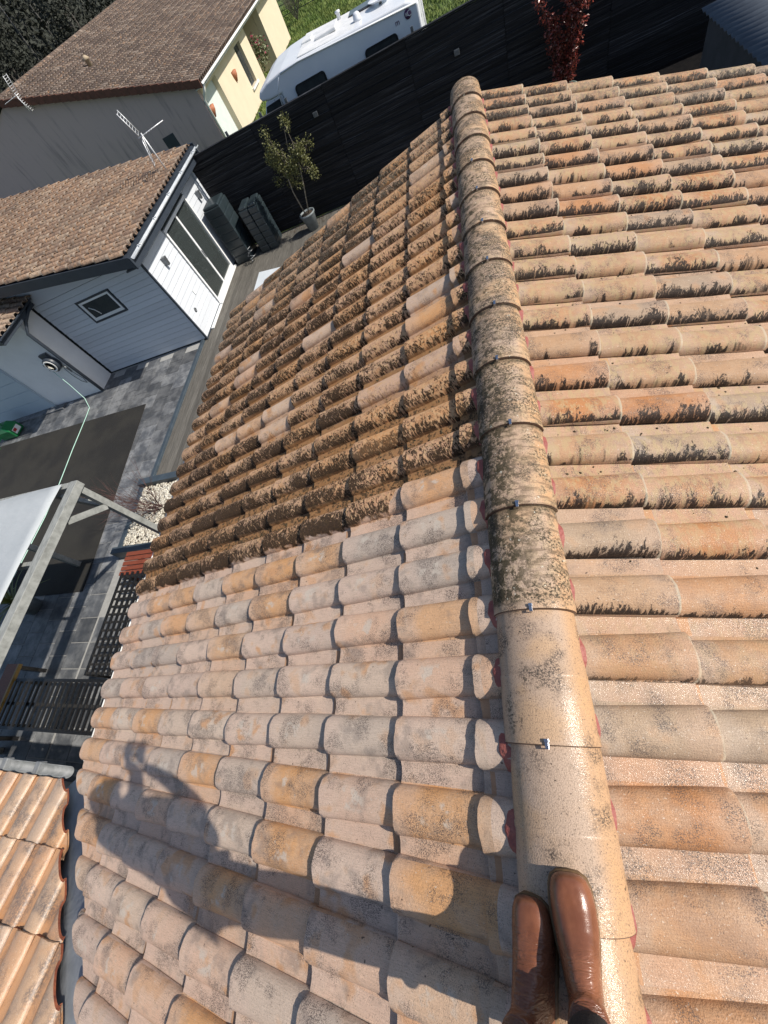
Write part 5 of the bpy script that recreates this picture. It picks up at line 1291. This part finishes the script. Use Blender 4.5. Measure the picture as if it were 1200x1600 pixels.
LB = ['dark evergreen tree closest to the ridge of the far house', 'dark tree behind the middle of the far roof', 'broad dark tree behind the far end of the far roof', 'tall dark tree furthest along the far house', 'dark tree in the second row of the wood, near the corner',
      'dark tree deep in the middle of the wood', 'large dark tree in the back row of the wood', 'dark tree closing the wood towards the meadow', 'tallest dark tree at the back of the wood', 'dark tree at the far left of the wood', 'dark tree at the left edge of the wood', 'lowest dark tree at the near edge of the wood']
for k, (x_, y_, H) in enumerate(TREES):
    t = thing('woodland_tree', LB[k], 'tree', (x_, y_, G), 'dark trees behind the far house')
    m_ = MB(); m_.tube([(x_, y_, G - .05), (x_ + rw.uniform(-.2, .2), y_, G + H * .4), (x_ + rw.uniform(-.4, .4), y_ + rw.uniform(-.4, .4), G + H * .9)], [.20, .14, .04], 8)
    cs_ = []
    for q in range(16):
        a = rw.uniform(0, 6.28); z_ = G + H * rw.uniform(.22, .95); R_ = H * .24 * (1.15 - (z_ - G) / H * .6)
        e_ = Vector((x_ + math.cos(a) * R_ * rw.uniform(.5, 1), y_ + math.sin(a) * R_ * rw.uniform(.5, 1), z_ + .4)); m_.tube([(x_, y_, z_ - .5), e_], [.05, .015], 5)
        cs_.append((e_, (rw.uniform(.7, 1.2), rw.uniform(.7, 1.2), rw.uniform(.5, 1.0))))
    m_.build('trunk', M_wb, t); leaves('crown', M_wl, t, cs_, 5200, .11, 50 + k, 1.8)
gw = MB(); gw.raw([(-70, 10, G - .05), (-20, 10, G - .05), (-20, 70, G - .05), (-70, 70, G - .05)], [(0, 1, 2, 3)])
tag(gw.build('woodland_floor', simple('leaf_litter', (.030, .028, .022), (.018, .018, .014), 2, .95, .8, 20, bd=.05)), kind='structure')
hw = random.Random(77); cs_ = []
for q in range(420):
    a_ = hw.random(); yq = hw.uniform(12, 130); cs_.append(((-33 - 25 * a_ + hw.uniform(-1, 1), yq, G + 16 * a_ ** 1.1 + hw.uniform(1, 5)), (hw.uniform(1.2, 2.4), hw.uniform(1.2, 2.4), hw.uniform(1.5, 3.5))))
tag(leaves('hillside_wood', M_wl, None, cs_, 60000, .30, 78, 1.6), 'dense dark wood covering the slope behind the far house', 'wood', kind='stuff')
m_ = MB()
for q in range(160):
    c_, _r = cs_[q]; m_.tube([(c_[0] + 2, c_[1], c_[2] - 6), (c_[0] + 2 + hw.uniform(-.5, .5), c_[1] + hw.uniform(-.5, .5), c_[2] + 4)], [.16, .05], 4)
tag(m_.build('hillside_trunks', simple('grey_trunk', (.08, .078, .07), (.05, .048, .042), 3, .9)), 'many thin grey trunks standing among the hillside wood', 'trunks', kind='stuff')
# yucca by the camper, wire fence across the meadow
yu = thing('yucca', 'spiky pale green yucca on the meadow to the right of the camper', 'yucca', (.75, 20.3, G))
fronds(yu, (.75, 20.3, G + .3), 60, 1.5, leafmat('yucca_leaf', (.26, .30, .10), (.18, .24, .07)), 9, .035)
fronds(yu, (.65, 20.2, G + .6), 40, 1.2, bpy.data.materials['yucca_leaf'], 10, .035)
wf = thing('wire_fence', 'thin dark wire fence crossing the meadow behind the camper', 'fence', (-6, 30, G))
for q in range(9):
    x_ = -13 + q * 2.3; y_ = 41 - q * .9; MB().box(x_ - .04, x_ + .04, y_ - .04, y_ + .04, G, G + 1.2).build('post', M_anth, wf)
for z_ in (.15, .4, .65, .9, 1.15): MB().tube([(-13, 41, G + z_), (-13 + 8 * 2.3, 41 - 7.2, G + z_)], .018, 4).build('wire', M_anth, wf)
by = thing('bare_bush', 'grey leafless bush on the meadow next to the yellow house', 'bush', (-10.2, 37.5, G)); rs = random.Random(19); m_ = MB()
for q in range(22):
    a = rs.uniform(0, 6.28); twig((-10.2, 37.5, G), Vector((math.cos(a) * .6, math.sin(a) * .6, 1)).normalized(), rs.uniform(1, 1.8), .02, 2)
m_.build('twigs', simple('grey_twig', (.12, .12, .08), None, 4, .9), by)
